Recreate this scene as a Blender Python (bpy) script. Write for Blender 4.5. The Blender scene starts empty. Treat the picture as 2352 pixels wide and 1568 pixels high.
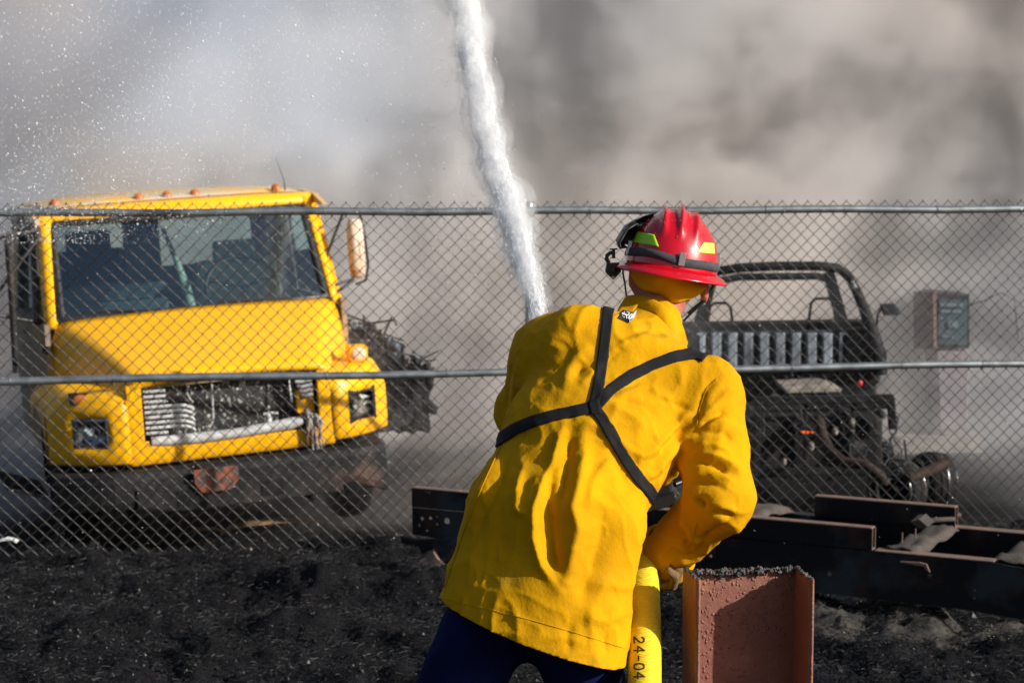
import bpy, bmesh, math, random
import numpy as np
from mathutils import Vector, Matrix
from mathutils.bvhtree import BVHTree
random.seed(7); rng = np.random.default_rng(7)
scene = bpy.context.scene
COL = scene.collection
rad = math.radians

# ---------------------------------------------------------------- camera
CAM_H = 2.1
FPX = 4400.0                       # focal length in units of a 2352 px wide frame
PITCH = math.atan((784 - 359) / FPX)
cam_data = bpy.data.cameras.new('camera')
cam_data.sensor_width = 36.0
cam_data.lens = 36.0 * FPX / 2352.0
cam_data.clip_start = 0.1
cam_data.clip_end = 2000.0
cam_data.dof.use_dof = True
cam_data.dof.focus_distance = 4.9
cam_data.dof.aperture_fstop = 6.3
cam = bpy.data.objects.new('camera', cam_data)
COL.objects.link(cam)
cam.location = (0, 0, CAM_H)
cam.rotation_euler = (math.pi / 2 - PITCH, 0, 0)
scene.camera = cam

# ---------------------------------------------------------------- sky and sun
SUN_AZ, SUN_EL = 65.0, 24.0        # degrees to the right of straight behind the camera, and above the horizon
world = bpy.data.worlds.new("World"); scene.world = world
world.use_nodes = True
wn = world.node_tree.nodes; wl = world.node_tree.links
wn.clear()
wo = wn.new('ShaderNodeOutputWorld'); wb = wn.new('ShaderNodeBackground'); sky = wn.new('ShaderNodeTexSky')
sky.sky_type = 'NISHITA'; sky.sun_disc = False
sky.sun_elevation = rad(SUN_EL); sky.sun_rotation = rad(180 - SUN_AZ)
sky.dust_density = 2.0
wb.inputs['Strength'].default_value = 0.08
wl.new(sky.outputs[0], wb.inputs['Color']); wl.new(wb.outputs[0], wo.inputs['Surface'])
sun_dir = Vector((math.sin(rad(SUN_AZ)) * math.cos(rad(SUN_EL)), -math.cos(rad(SUN_AZ)) * math.cos(rad(SUN_EL)), math.sin(rad(SUN_EL))))
sd = bpy.data.lights.new('sun', 'SUN'); sd.energy = 5.0; sd.angle = rad(0.5); sd.color = (1.0, 0.95, 0.87)
sun = bpy.data.objects.new('sun', sd); COL.objects.link(sun)
sun.rotation_euler = sun_dir.to_track_quat('Z', 'Y').to_euler()
sun.location = (6, -4, 8)
vs = scene.view_settings
vs.view_transform = 'Standard'; vs.look = 'None'; vs.gamma = 1.0; vs.use_curve_mapping = False; vs.exposure = 0.3
cy = scene.cycles
cy.use_denoising = True
try: cy.denoiser = 'OPENIMAGEDENOISE'
except Exception: pass
cy.max_bounces = 8; cy.diffuse_bounces = 3; cy.glossy_bounces = 3; cy.transmission_bounces = 5; cy.volume_bounces = 2; cy.transparent_max_bounces = 12
cy.volume_step_rate = 8; cy.volume_max_steps = 64; cy.sample_clamp_indirect = 4.0; cy.caustics_reflective = False; cy.caustics_refractive = False

# ---------------------------------------------------------------- helpers
_R = np.array([1, 0, 0.]); _Fw = np.array([0, math.cos(PITCH), -math.sin(PITCH)]); _U = np.array([0, math.sin(PITCH), math.cos(PITCH)])
_C = np.array([0, 0, CAM_H])
def ray(u, v): return _R * (u - 1176) / FPX + _U * (784 - v) / FPX + _Fw
def at(u, v, Y):
    r = ray(u, v); return _C + r * (Y / r[1])
def proj(P):
    P = np.asarray(P) - _C; z = P @ _Fw
    return 1176 + FPX * (P @ _R) / z, 784 - FPX * (P @ _U) / z

def vhash(ix, iy, iz, seed):
    h = (ix * 374761393 + iy * 668265263 + iz * 2147483647 + seed * 974634777) & 0xffffffff
    h = ((h ^ (h >> 13)) * 1274126177) & 0xffffffff
    h = ((h ^ (h >> 16)) * 2246822519) & 0xffffffff
    return ((h ^ (h >> 15)) & 0xffffff) / float(0xffffff)
def vnoise(P, seed=0):
    """smooth value noise, -1..1, for an (n,3) array"""
    P = np.asarray(P, float); i = np.floor(P).astype(np.int64); f = P - i; f = f * f * (3 - 2 * f)
    o = 0
    for dx in (0, 1):
        wx = f[:, 0] if dx else 1 - f[:, 0]
        for dy in (0, 1):
            wy = f[:, 1] if dy else 1 - f[:, 1]
            for dz in (0, 1):
                wz = f[:, 2] if dz else 1 - f[:, 2]
                o = o + wx * wy * wz * vhash(i[:, 0] + dx, i[:, 1] + dy, i[:, 2] + dz, seed)
    return o * 2 - 1
def fbm(P, octaves=4, seed=0, gain=.5):
    P = np.asarray(P, float); s = 0; a = 1.0
    for k in range(octaves):
        s = s + a * vnoise(P * 2 ** k + 17.3 * k, seed + k); a *= gain
    return s

def link(name, data, parent=None, mat=None, kind=None):
    o = bpy.data.objects.new(name, data); COL.objects.link(o)
    if parent is not None: o.parent = parent
    if mat is not None and hasattr(data, 'materials') and not data.materials: data.materials.append(mat)
    if kind: o['kind'] = kind
    return o
def np_mesh(name, V, Fc, smooth=True):
    """mesh from an (n,3) array and an (m,k) array of equal faces"""
    V = np.asarray(V, np.float32); Fc = np.asarray(Fc, np.int32); k = Fc.shape[1]
    me = bpy.data.meshes.new(name)
    me.vertices.add(len(V)); me.vertices.foreach_set('co', V.ravel())
    me.loops.add(Fc.size); me.loops.foreach_set('vertex_index', Fc.ravel())
    me.polygons.add(len(Fc)); me.polygons.foreach_set('loop_start', np.arange(0, Fc.size, k, dtype=np.int32))
    me.polygons.foreach_set('use_smooth', np.full(len(Fc), smooth))
    me.update(calc_edges=True); me.validate()
    return me

class MB:
    """collects shapes and links them as one mesh object"""
    def __init__(s): s.v = []; s.f = []; s.sm = []
    def add(s, V, F_, smooth=False):
        n = len(s.v); s.v += [tuple(map(float, p)) for p in V]
        s.f += [tuple(int(n + i) for i in f) for f in F_]; s.sm += [smooth] * len(F_); return s
    def hexa(s, p):   # 8 corners: bottom ring then top ring
        return s.add(p, [(3, 2, 1, 0), (4, 5, 6, 7), (0, 1, 5, 4), (1, 2, 6, 5), (2, 3, 7, 6), (3, 0, 4, 7)])
    def box(s, a, b, M=None):
        (x0, y0, z0), (x1, y1, z1) = a, b
        p = [(x0, y0, z0), (x1, y0, z0), (x1, y1, z0), (x0, y1, z0), (x0, y0, z1), (x1, y0, z1), (x1, y1, z1), (x0, y1, z1)]
        if M is not None: p = [M @ Vector(q) for q in p]
        return s.hexa(p)
    def beam(s, p, q, w, h, up=(0, 0, 1)):
        p = Vector(p); q = Vector(q); d = (q - p).normalized(); up = Vector(up)
        sx = d.cross(up).normalized() * (w / 2); sz = sx.normalized().cross(d).normalized() * (h / 2)
        return s.hexa([p - sx - sz, p + sx - sz, q + sx - sz, q - sx - sz, p - sx + sz, p + sx + sz, q + sx + sz, q - sx + sz])
    def tube(s, pts, r, n=8, cap=True, smooth=True, flat=1.0, up=None):
        pts = [Vector(p) for p in pts]; m = len(pts)
        rs = r if isinstance(r, (list, tuple, np.ndarray)) else [r] * m
        V = []; F_ = []; u = None
        for i in range(m):
            t = (pts[min(i + 1, m - 1)] - pts[max(i - 1, 0)]).normalized()
            if u is None:
                a = Vector(up) if up is not None else (Vector((0, 0, 1)) if abs(t.z) < .9 else Vector((1, 0, 0)))
                u = (a - t * a.dot(t)).normalized()
            else: u = (u - t * u.dot(t)).normalized()
            w = t.cross(u)
            for k in range(n):
                a = 2 * math.pi * k / n
                V.append(pts[i] + (u * math.cos(a) * flat + w * math.sin(a)) * rs[i])
        for i in range(m - 1):
            for k in range(n):
                k2 = (k + 1) % n; F_.append((i * n + k, i * n + k2, (i + 1) * n + k2, (i + 1) * n + k))
        s.add(V, F_, smooth)
        if cap: s.add([V[k] for k in range(n)][::-1], [tuple(range(n))]); s.add(V[-n:], [tuple(range(n))])
        return s
    def grid(s, G, smooth=True, flip=False, closed=False):
        G = [[tuple(p) for p in row] for row in G]; a = len(G); b = len(G[0]); F_ = []
        for i in range(a - 1):
            for j in range(b - (0 if closed else 1)):
                j2 = (j + 1) % b
                q = (i * b + j, i * b + j2, (i + 1) * b + j2, (i + 1) * b + j)
                F_.append(q[::-1] if flip else q)
        return s.add([p for row in G for p in row], F_, smooth)
    def prism(s, poly, d, smooth=False):
        """closed outline (list of 3D points) pushed along the vector d"""
        n = len(poly); P = [Vector(p) for p in poly]; d = Vector(d)
        V = P + [p + d for p in P]
        F_ = [tuple(range(n))[::-1], tuple(range(n, 2 * n))] + [(i, (i + 1) % n, n + (i + 1) % n, n + i) for i in range(n)]
        return s.add(V, F_, smooth)
    def ball(s, c, r, n=10, m=6, sc=(1, 1, 1), zmin=-1.0):
        G = []
        for i in range(m + 1):
            t = math.acos(max(-1, min(1, 1 - (1 - zmin) * i / m))) 
            G.append([(c[0] + r * sc[0] * math.sin(t) * math.cos(2 * math.pi * k / n), c[1] + r * sc[1] * math.sin(t) * math.sin(2 * math.pi * k / n), c[2] + r * sc[2] * math.cos(t)) for k in range(n)])
        return s.grid(G, True, True, True)
    def build(s, name, mat, parent=None, bevel=0, solid=0, subd=0, kind=None, smooth=None, weld=False, segs=2):
        me = bpy.data.meshes.new(name); me.from_pydata(s.v, [], s.f)
        me.polygons.foreach_set('use_smooth', s.sm if smooth is None else [smooth] * len(s.f))
        bm = bmesh.new(); bm.from_mesh(me)
        if weld or subd: bmesh.ops.remove_doubles(bm, verts=bm.verts, dist=1e-5)
        if not solid: bmesh.ops.recalc_face_normals(bm, faces=bm.faces)
        bm.to_mesh(me); bm.free(); me.update()
        o = link(name, me, parent, mat, kind)
        if solid:
            m = o.modifiers.new('solid', 'SOLIDIFY'); m.thickness = abs(solid); m.offset = -1 if solid > 0 else 1
        if bevel:
            m = o.modifiers.new('bevel', 'BEVEL'); m.width = bevel; m.segments = segs; m.limit_method = 'ANGLE'; m.angle_limit = rad(40); m.harden_normals = False
        if subd:
            m = o.modifiers.new('subd', 'SUBSURF'); m.levels = m.render_levels = subd
        return o

def tag(o, label=None, cat=None, group=None, kind=None):
    if label: o['label'] = label
    if cat: o['category'] = cat
    if group: o['group'] = group
    if kind: o['kind'] = kind
    return o
def thing(name, label, cat, loc=(0, 0, 0), rotz=0, group=None):
    o = bpy.data.objects.new(name, None); COL.objects.link(o); o.empty_display_size = .2
    o.location = loc; o.rotation_euler = (0, 0, rotz)
    return tag(o, label, cat, group)

# ---------------------------------------------------------------- materials
def srgb(h):
    h = h.lstrip('#'); c = [int(h[i:i + 2], 16) / 255 for i in (0, 2, 4)]
    return tuple((x / 12.92 if x < .04045 else ((x + .055) / 1.055) ** 2.4) for x in c)
def mat(name, col, rough=.6, metal=0, col2=None, scale=6, mixlo=.4, mixhi=.65, bump=0, bscale=60, spec=.5, coat=0, detail=5, trans=0, col3=None, scale3=1.5, lo3=.5, hi3=.7, sheen=0, stretch=None, rough2=None, bdetail=4):
    m = bpy.data.materials.new(name); m.use_nodes = True
    nt = m.node_tree; b = nt.nodes['Principled BSDF']
    b.inputs['Base Color'].default_value = (*col, 1); b.inputs['Roughness'].default_value = rough
    b.inputs['Metallic'].default_value = metal; b.inputs['Specular IOR Level'].default_value = spec
    b.inputs['Coat Weight'].default_value = coat; b.inputs['Coat Roughness'].default_value = .08
    b.inputs['Sheen Weight'].default_value = sheen
    tc = nt.nodes.new('ShaderNodeTexCoord'); src = tc.outputs['Object']
    if stretch:
        mp = nt.nodes.new('ShaderNodeMapping'); mp.inputs['Scale'].default_value = stretch
        nt.links.new(src, mp.inputs[0]); src = mp.outputs[0]
    cur = None
    def noise(sc, det):
        n = nt.nodes.new('ShaderNodeTexNoise'); n.inputs['Scale'].default_value = sc; n.inputs['Detail'].default_value = det
        n.inputs['Roughness'].default_value = .6
        nt.links.new(src, n.inputs['Vector']); return n
    def ramp(n, lo, hi):
        r = nt.nodes.new('ShaderNodeMapRange'); r.inputs['From Min'].default_value = lo; r.inputs['From Max'].default_value = hi
        nt.links.new(n.outputs['Fac'], r.inputs['Value']); return r
    if col2 is not None:
        r = ramp(noise(scale, detail), mixlo, mixhi)
        mx = nt.nodes.new('ShaderNodeMix'); mx.data_type = 'RGBA'
        mx.inputs[6].default_value = (*col, 1); mx.inputs[7].default_value = (*col2, 1)
        nt.links.new(r.outputs[0], mx.inputs[0]); cur = mx.outputs[2]
        if rough2 is not None:
            rr = nt.nodes.new('ShaderNodeMapRange'); rr.inputs['To Min'].default_value = rough; rr.inputs['To Max'].default_value = rough2
            nt.links.new(r.outputs[0], rr.inputs['Value']); nt.links.new(rr.outputs[0], b.inputs['Roughness'])
    if col3 is not None:
        r = ramp(noise(scale3, 4), lo3, hi3)
        mx = nt.nodes.new('ShaderNodeMix'); mx.data_type = 'RGBA'
        if cur is not None: nt.links.new(cur, mx.inputs[6])
        else: mx.inputs[6].default_value = (*col, 1)
        mx.inputs[7].default_value = (*col3, 1); nt.links.new(r.outputs[0], mx.inputs[0]); cur = mx.outputs[2]
    if cur is not None: nt.links.new(cur, b.inputs['Base Color'])
    if bump:
        n = noise(bscale, bdetail); bp = nt.nodes.new('ShaderNodeBump'); bp.inputs['Strength'].default_value = bump; bp.inputs['Distance'].default_value = .01
        nt.links.new(n.outputs['Fac'], bp.inputs['Height']); nt.links.new(bp.outputs[0], b.inputs['Normal'])
    if trans: b.inputs['Transmission Weight'].default_value = trans
    return m
# ---------------------------------------------------------------- smoke (a voxel volume baked by geometry nodes, outside the camera)
def smoke_volume(name, lo, hi, res, density_build, color=(.8, .8, .8), aniso=0.0, col2=None):
    ng = bpy.data.node_groups.new(name, 'GeometryNodeTree')
    ng.interface.new_socket('Geometry', in_out='INPUT', socket_type='NodeSocketGeometry')
    ng.interface.new_socket('Geometry', in_out='OUTPUT', socket_type='NodeSocketGeometry')
    N = ng.nodes; L = ng.links
    go = N.new('NodeGroupOutput'); vc = N.new('GeometryNodeVolumeCube')
    vc.inputs['Min'].default_value = lo; vc.inputs['Max'].default_value = hi
    vc.inputs['Resolution X'].default_value, vc.inputs['Resolution Y'].default_value, vc.inputs['Resolution Z'].default_value = res
    class G:   # tiny expression helper
        @staticmethod
        def m(op, a, b=None, c=None):
            n = N.new('ShaderNodeMath'); n.operation = op
            for i, x in enumerate((a, b, c)):
                if x is None: continue
                if isinstance(x, (int, float)): n.inputs[i].default_value = x
                else: L.new(x, n.inputs[i])
            return n.outputs[0]
        @staticmethod
        def ss(x, a, b, lo_=0.0, hi_=1.0):
            n = N.new('ShaderNodeMapRange'); n.interpolation_type = 'SMOOTHSTEP'
            L.new(x, n.inputs['Value']); n.inputs['From Min'].default_value = a; n.inputs['From Max'].default_value = b
            n.inputs['To Min'].default_value = lo_; n.inputs['To Max'].default_value = hi_
            return n.outputs[0]
        @staticmethod
        def noise(vec, scale, detail=3, rough=.5, dist=0.0):
            n = N.new('ShaderNodeTexNoise'); n.inputs['Scale'].default_value = scale; n.inputs['Detail'].default_value = detail
            n.inputs['Roughness'].default_value = rough; n.inputs['Distortion'].default_value = dist
            L.new(vec, n.inputs['Vector']); return n.outputs['Fac']
        @staticmethod
        def vec(x, y, z):
            n = N.new('ShaderNodeCombineXYZ')
            for i, q in enumerate((x, y, z)):
                if isinstance(q, (int, float)): n.inputs[i].default_value = q
                else: L.new(q, n.inputs[i])
            return n.outputs[0]
    pos = N.new('GeometryNodeInputPosition'); sep = N.new('ShaderNodeSeparateXYZ'); L.new(pos.outputs[0], sep.inputs[0])
    d = density_build(G, pos.outputs[0], sep.outputs[0], sep.outputs[1], sep.outputs[2])
    L.new(d, vc.inputs['Density'])
    sm = N.new('GeometryNodeSetMaterial'); L.new(vc.outputs[0], sm.inputs[0])
    m = bpy.data.materials.new(name); m.use_nodes = True; nt = m.node_tree; nt.nodes.clear()
    mo = nt.nodes.new('ShaderNodeOutputMaterial'); pv = nt.nodes.new('ShaderNodeVolumePrincipled')
    pv.inputs['Color'].default_value = (*color, 1); pv.inputs['Density'].default_value = 1.0; pv.inputs['Anisotropy'].default_value = aniso
    if col2 is not None:
        tc = nt.nodes.new('ShaderNodeTexCoord'); n = nt.nodes.new('ShaderNodeTexNoise'); n.inputs['Scale'].default_value = .16; n.inputs['Detail'].default_value = 0
        nt.links.new(tc.outputs['Object'], n.inputs['Vector'])
        r = nt.nodes.new('ShaderNodeMapRange'); r.inputs['From Min'].default_value = .38; r.inputs['From Max'].default_value = .56; nt.links.new(n.outputs['Fac'], r.inputs['Value'])
        mx = nt.nodes.new('ShaderNodeMix'); mx.data_type = 'RGBA'; mx.inputs[6].default_value = (*color, 1); mx.inputs[7].default_value = (*col2, 1)
        nt.links.new(r.outputs[0], mx.inputs[0]); nt.links.new(mx.outputs[2], pv.inputs['Color'])
    nt.links.new(pv.outputs[0], mo.inputs['Volume'])
    sm.inputs['Material'].default_value = m; L.new(sm.outputs[0], go.inputs[0])
    me = bpy.data.meshes.new(name); me.from_pydata([lo, hi], [], [])
    me.materials.append(m)
    o = link(name, me, None, None, 'stuff')
    md = o.modifiers.new('smoke', 'NODES'); md.node_group = ng
    return o
def smoke_density(G, P, x, y, z):
    big = G.noise(P, .36, 7, .64, 1.1)
    wisp = G.noise(P, 1.1, 8, .74, 1.0)
    field = G.m('ADD', G.m('MULTIPLY', big, .6), G.m('MULTIPLY', wisp, .4))
    body = G.ss(field, .445, .55, .42, 3.0)
    far = G.ss(y, 15.4, 16.8)
    dense = G.m('MULTIPLY', body, far)
    base = G.m('MULTIPLY', G.ss(y, 17.2, 20.0), 1.2)
    low = G.m('MULTIPLY', G.ss(z, 1.8, -.3), G.ss(G.noise(P, .6, 4, .6, .6), .44, .66))
    side = G.m('ADD', G.ss(G.m('ABSOLUTE', G.m('ADD', x, .30)), 1.9, .6, .06, 1.0), G.m('MULTIPLY', G.ss(x, 2.9, 3.8), G.ss(z, .9, .1, 0, .5)))
    side = G.m('ADD', side, G.m('MULTIPLY', G.ss(x, -1.2, -2.2), G.ss(z, .35, -.2, 0, .35)))
    low = G.m('MULTIPLY', G.m('MULTIPLY', low, side), G.m('MULTIPLY', G.ss(y, 11.6, 12.8), .75))
    return G.m('ADD', G.m('ADD', dense, base), low)
smoke = smoke_volume('smoke', (-14, 10.95, -.5), (14, 27, 11), (280, 150, 130), smoke_density, color=(.975, .97, .995), col2=(.985, .895, .835), aniso=-.3)
tag(smoke, 'billowing grey and brownish smoke filling the whole yard behind the wrecks', 'smoke')
# ---------------------------------------------------------------- ground
def ground_z(x, y):
    x = np.asarray(x, float); y = np.asarray(y, float)
    sh = np.zeros_like(x)
    t = np.clip((y - (10.25 + .15 * x)) / 1.3, 0, 1); base = -.36 * t * t * (3 - 2 * t)
    P = np.stack([x, y, sh], -1).reshape(-1, 3)
    n = fbm(P * .8, 3, 3).reshape(x.shape) * .035
    return base + n
m_ash = mat('ash', (.0035, .0038, .005), .8, spec=.12, col2=(.010, .0102, .012), scale=9, bump=1.0, bscale=90, col3=(.007, .0065, .008), scale3=1.1, lo3=.45, hi3=.6)
HEAPS = [(-.95, 9.15, .55, .16, .07), (-.35, 9.0, .40, .14, .08), (-1.7, 8.5, .5, .14, .05), (-.9, 8.25, .45, .12, .055), (-1.9, 9.3, .6, .12, .05), (-.35, 8.1, .3, .1, .045), (-1.35, 7.85, .35, .1, .04), (1.75, 7.75, .3, .12, .04), (1.2, 8.0, .22, .1, .035), (-.7, 8.65, .35, .10, -.05), (-1.3, 8.9, .3, .09, -.04), (-.2, 8.5, .3, .09, -.045)]
def ground_patch(x0, x1, y0, y1, step, amp, name):
    xs = np.arange(x0, x1 + step / 2, step); ys = np.arange(y0, y1 + step / 2, step)
    X, Y = np.meshgrid(xs, ys); Z = ground_z(X, Y)
    P = np.stack([X, Y, X * 0], -1).reshape(-1, 3)
    edge = np.clip(np.minimum.reduce([X - x0, x1 - X, Y - y0, y1 - Y]) / .3, 0, 1)
    cl = np.clip(fbm(P * 3.2, 3, 11).reshape(X.shape), -.3, 1) * .065 + fbm(P * 11, 3, 21).reshape(X.shape) * .033 + vnoise(P * 38, 5).reshape(X.shape) * .011
    Z = Z + cl * edge * amp
    for (hx_, hy_, rx_, ry_, hh_) in HEAPS: Z = Z + hh_ * np.exp(-(((X - hx_) / rx_) ** 2 + ((Y - hy_) / ry_) ** 2) ** 1.3) * (1 + .5 * fbm(P * 6, 2, 91).reshape(X.shape))
    V = np.stack([X, Y, Z], -1).reshape(-1, 3); a, b = X.shape
    idx = np.arange(a * b).reshape(a, b)
    Fc = np.stack([idx[:-1, :-1], idx[:-1, 1:], idx[1:, 1:], idx[1:, :-1]], -1).reshape(-1, 4)
    return xs, ys, Z, V, Fc
gx, gy, gZ, V1, F1 = ground_patch(-3.6, 3.9, 7.0, 11.2, .018, 1.0, 'ground')
# outer ground: rings of coarse sheet round the fine patch, out to the horizon
def outer():
    xs = np.concatenate([-np.geomspace(900, 5, 14), np.arange(-4.5, 4.6, .5), np.geomspace(5, 900, 14)])
    ys = np.concatenate([-np.geomspace(900, 3, 12), np.arange(-2, 20, .5), np.geomspace(21, 900, 12)])
    X, Y = np.meshgrid(xs, ys); Z = ground_z(X, Y)
    hole = (X > -3.4) & (X < 3.7) & (Y > 7.2) & (Y < 11.0)
    Z = np.where(hole, Z - .25, Z)
    a, b = X.shape; idx = np.arange(a * b).reshape(a, b)
    return np.stack([X, Y, Z], -1).reshape(-1, 3), np.stack([idx[:-1, :-1], idx[:-1, 1:], idx[1:, 1:], idx[1:, :-1]], -1).reshape(-1, 4)
V2, F2 = outer()
Vg = np.concatenate([V1, V2]); Fg = np.concatenate([F1, F2 + len(V1)])
ground = link('ground', np_mesh('ground', Vg, Fg), None, m_ash, 'structure')
def gz_at(x, y):
    i = np.clip(((np.asarray(x) + 3.6) / .018).astype(int), 0, len(gx) - 1); j = np.clip(((np.asarray(y) - 7.0) / .018).astype(int), 0, len(gy) - 1)
    inside = (np.asarray(x) > -3.6) & (np.asarray(x) < 3.9) & (np.asarray(y) > 7) & (np.asarray(y) < 11.2)
    return np.where(inside, gZ[j, i], ground_z(x, y))
# burnt grass and ash fibres lying in a mat
def fibres(n, x0, x1, y0, y1, lmin, lmax, r0, name, m, lift=.02, seed=1, mask=None):
    r = np.random.default_rng(seed)
    x = r.uniform(x0, x1, n); y = r.uniform(y0, y1, n)
    if mask is not None: k = mask(x, y); x = x[k]; y = y[k]; n = len(x)
    a = r.uniform(0, 2 * math.pi, n); L = r.uniform(lmin, lmax, n); el = np.abs(r.normal(0, .35, n)); cv = r.normal(0, .9, n)
    segs = 3; C = []; 
    p = np.stack([x, y, gz_at(x, y) + r.uniform(-.004, lift, n)], -1); C.append(p)
    for s in range(segs):
        aa = a + cv * s / segs; e = el * (1 - 1.3 * s / segs)
        p = p + np.stack([np.cos(aa) * np.cos(e), np.sin(aa) * np.cos(e), np.sin(e)], -1) * (L / segs)[:, None]; C.append(p)
    C = np.stack(C, 1)                                  # n, segs+1, 3
    w = r0 * r.uniform(.6, 1.5, n)
    side = np.stack([-np.sin(a), np.cos(a), a * 0], -1); up = np.array([0, 0, 1.])
    ring = [side * w[:, None], (-side * .5 + up * .87) * w[:, None], (-side * .5 - up * .87) * w[:, None]]
    V = np.stack([C + q[:, None, :] for q in ring], 2).reshape(-1, 3)   # n, segs+1, 3, 3
    base = (np.arange(n) * (segs + 1) * 3)[:, None]; Fs = []
    for s in range(segs):
        for k in range(3):
            k2 = (k + 1) % 3; Fs.append(base + np.array([[s * 3 + k, s * 3 + k2, (s + 1) * 3 + k2, (s + 1) * 3 + k]]))
    Fc = np.stack(Fs, 1).reshape(-1, 4)
    return link(name, np_mesh(name, V, Fc, False), None, m, 'stuff')
m_fib = mat('charred_fibre', (.007, .0075, .009), .4, spec=.45, col2=(.030, .030, .033), scale=3, mixlo=.5, mixhi=.7)
f1 = fibres(85000, -2.6, 2.9, 7.25, 10.7, .010, .036, .0012, 'burnt_grass', m_fib, lift=.035)
tag(f1, 'mat of charred black grass and straw covering the ground', 'burnt grass')

m_straw = mat('pale_glint_straw', (.10, .098, .10), .35, spec=1.0, col2=(.20, .18, .16), scale=4, mixlo=.55, mixhi=.7)  # pale tone puts sunlit highlights into some of the fibres
f2 = fibres(5000, -2.6, 2.9, 7.25, 10.7, .010, .05, .0008, 'glint_straw', m_straw, lift=.045, seed=4)
tag(f2, 'pale grey straws standing for sunlit glints scattered over the black ground', 'straw')
# crumbs of char
r_ = np.random.default_rng(9); n_c = 14000
cx_ = r_.uniform(-2.6, 2.9, n_c); cy_ = r_.uniform(7.25, 10.8, n_c); cs_ = r_.gamma(2.2, .0014, n_c) + .0012
oc = np.array([(1, 0, 0), (-1, 0, 0), (0, 1, 0), (0, -1, 0), (0, 0, 1), (0, 0, -1)], float); of = np.array([(0, 2, 4), (2, 1, 4), (1, 3, 4), (3, 0, 4), (2, 0, 5), (1, 2, 5), (3, 1, 5), (0, 3, 5)])
Vc = oc[None] * cs_[:, None, None] * r_.uniform(.5, 1.5, (n_c, 6, 1)); ra_ = r_.uniform(0, 6.28, n_c); ca_, sa_ = np.cos(ra_), np.sin(ra_)
Vc = np.stack([Vc[..., 0] * ca_[:, None] - Vc[..., 2] * sa_[:, None], Vc[..., 1], Vc[..., 0] * sa_[:, None] + Vc[..., 2] * ca_[:, None]], -1)
Vc = Vc + np.stack([cx_, cy_, gz_at(cx_, cy_) + cs_ * .6 + .004], -1)[:, None, :]
tag(link('char_crumbs', np_mesh('char_crumbs', Vc.reshape(-1, 3), (of[None] + (np.arange(n_c) * 6)[:, None, None]).reshape(-1, 3), False), None, mat('char', (.008, .008, .009), .45, spec=.5, col2=(.04, .038, .038), scale=2.5, mixlo=.5, mixhi=.65), 'stuff'), 'small black crumbs of char strewn over the ground', 'char crumbs')
# ---------------------------------------------------------------- chain-link fence
m_galv = mat('galvanised', (.30, .33, .35), .42, metal=.75, col2=(.17, .19, .20), scale=14, bump=.05, bscale=40)
m_wire = mat('fence_wire', (.06, .06, .062), .38, metal=.5, col2=(.035, .033, .033), scale=30)
FA = np.array([-2.63, 9.84]); FB = np.array([2.85, 10.66]); fd = (FB - FA) / np.linalg.norm(FB - FA)
fence = thing('chain_link_fence', 'galvanised chain link fence with top rail and middle rail in front of the wrecks', 'fence', (float(FA[0]), float(FA[1]), 0), math.atan2(fd[1], fd[0]))
FS = 5.54
S0, S1 = -1.6, FS + 1.6
mb = MB(); mb.tube([(S0 + (S1 - S0) * i / 30, 0, 1.81 + .004 * math.sin(i * 1.3)) for i in range(31)], .021, 14); mb.build('top_rail', m_galv, fence)
mb = MB(); mb.tube([(S0 + (S1 - S0) * i / 30, 0, .945 + .004 * math.sin(i * .9)) for i in range(31)], .021, 14); mb.build('middle_rail', m_galv, fence)
POST_S = (at(1218, 500, 10.2)[0] - FA[0]) / fd[0]
for s in (POST_S - 3.0, POST_S, POST_S + 3.0):
    mb = MB(); mb.tube([(s, .035, -.5), (s, .035, 1.835)], .0215, 14)
    po = mb.build('post', m_galv, fence)
    mb = MB(); mb.tube([(s, .035, 1.80), (s, .035, 1.845), (s, .035, 1.862)], [.026, .026, .012], 14); mb.build('post_cap', m_galv, po)
    mb = MB(); mb.tube([(s, .035, 1.70), (s, .035, 1.735)], .027, 14); mb.build('post_band', m_galv, po)
mb = MB()
def ring(s, z, r):
    mb.tube([(s + .0015 * math.sin(k), r * math.cos(2 * math.pi * k / 12), z + r * math.sin(2 * math.pi * k / 12)) for k in range(13)], .002, 5, cap=False)
for z in (1.81, .945):
    s = -1.4 + .2 * (z < 1)
    while s < S1:
        mb2 = mb; mb = MB(); ring(s, z, .0235); mb.tube([(s, -.01, z - .022), (s + .004, -.006, z - .05)], .002, 5); mb.build('tie_wire', m_galv, fence)
        s += random.uniform(.42, .68)
PX, PZ = .0722, .0722     # width and height of one diamond
nz = int(1.84 / (PZ / 2)); zt = 1.857
V = []; Fw = []
nw = int((S1 - S0) / (PX / 2)) 
allV = []; allF = []; base = 0
r = .0023; K = 5
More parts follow.
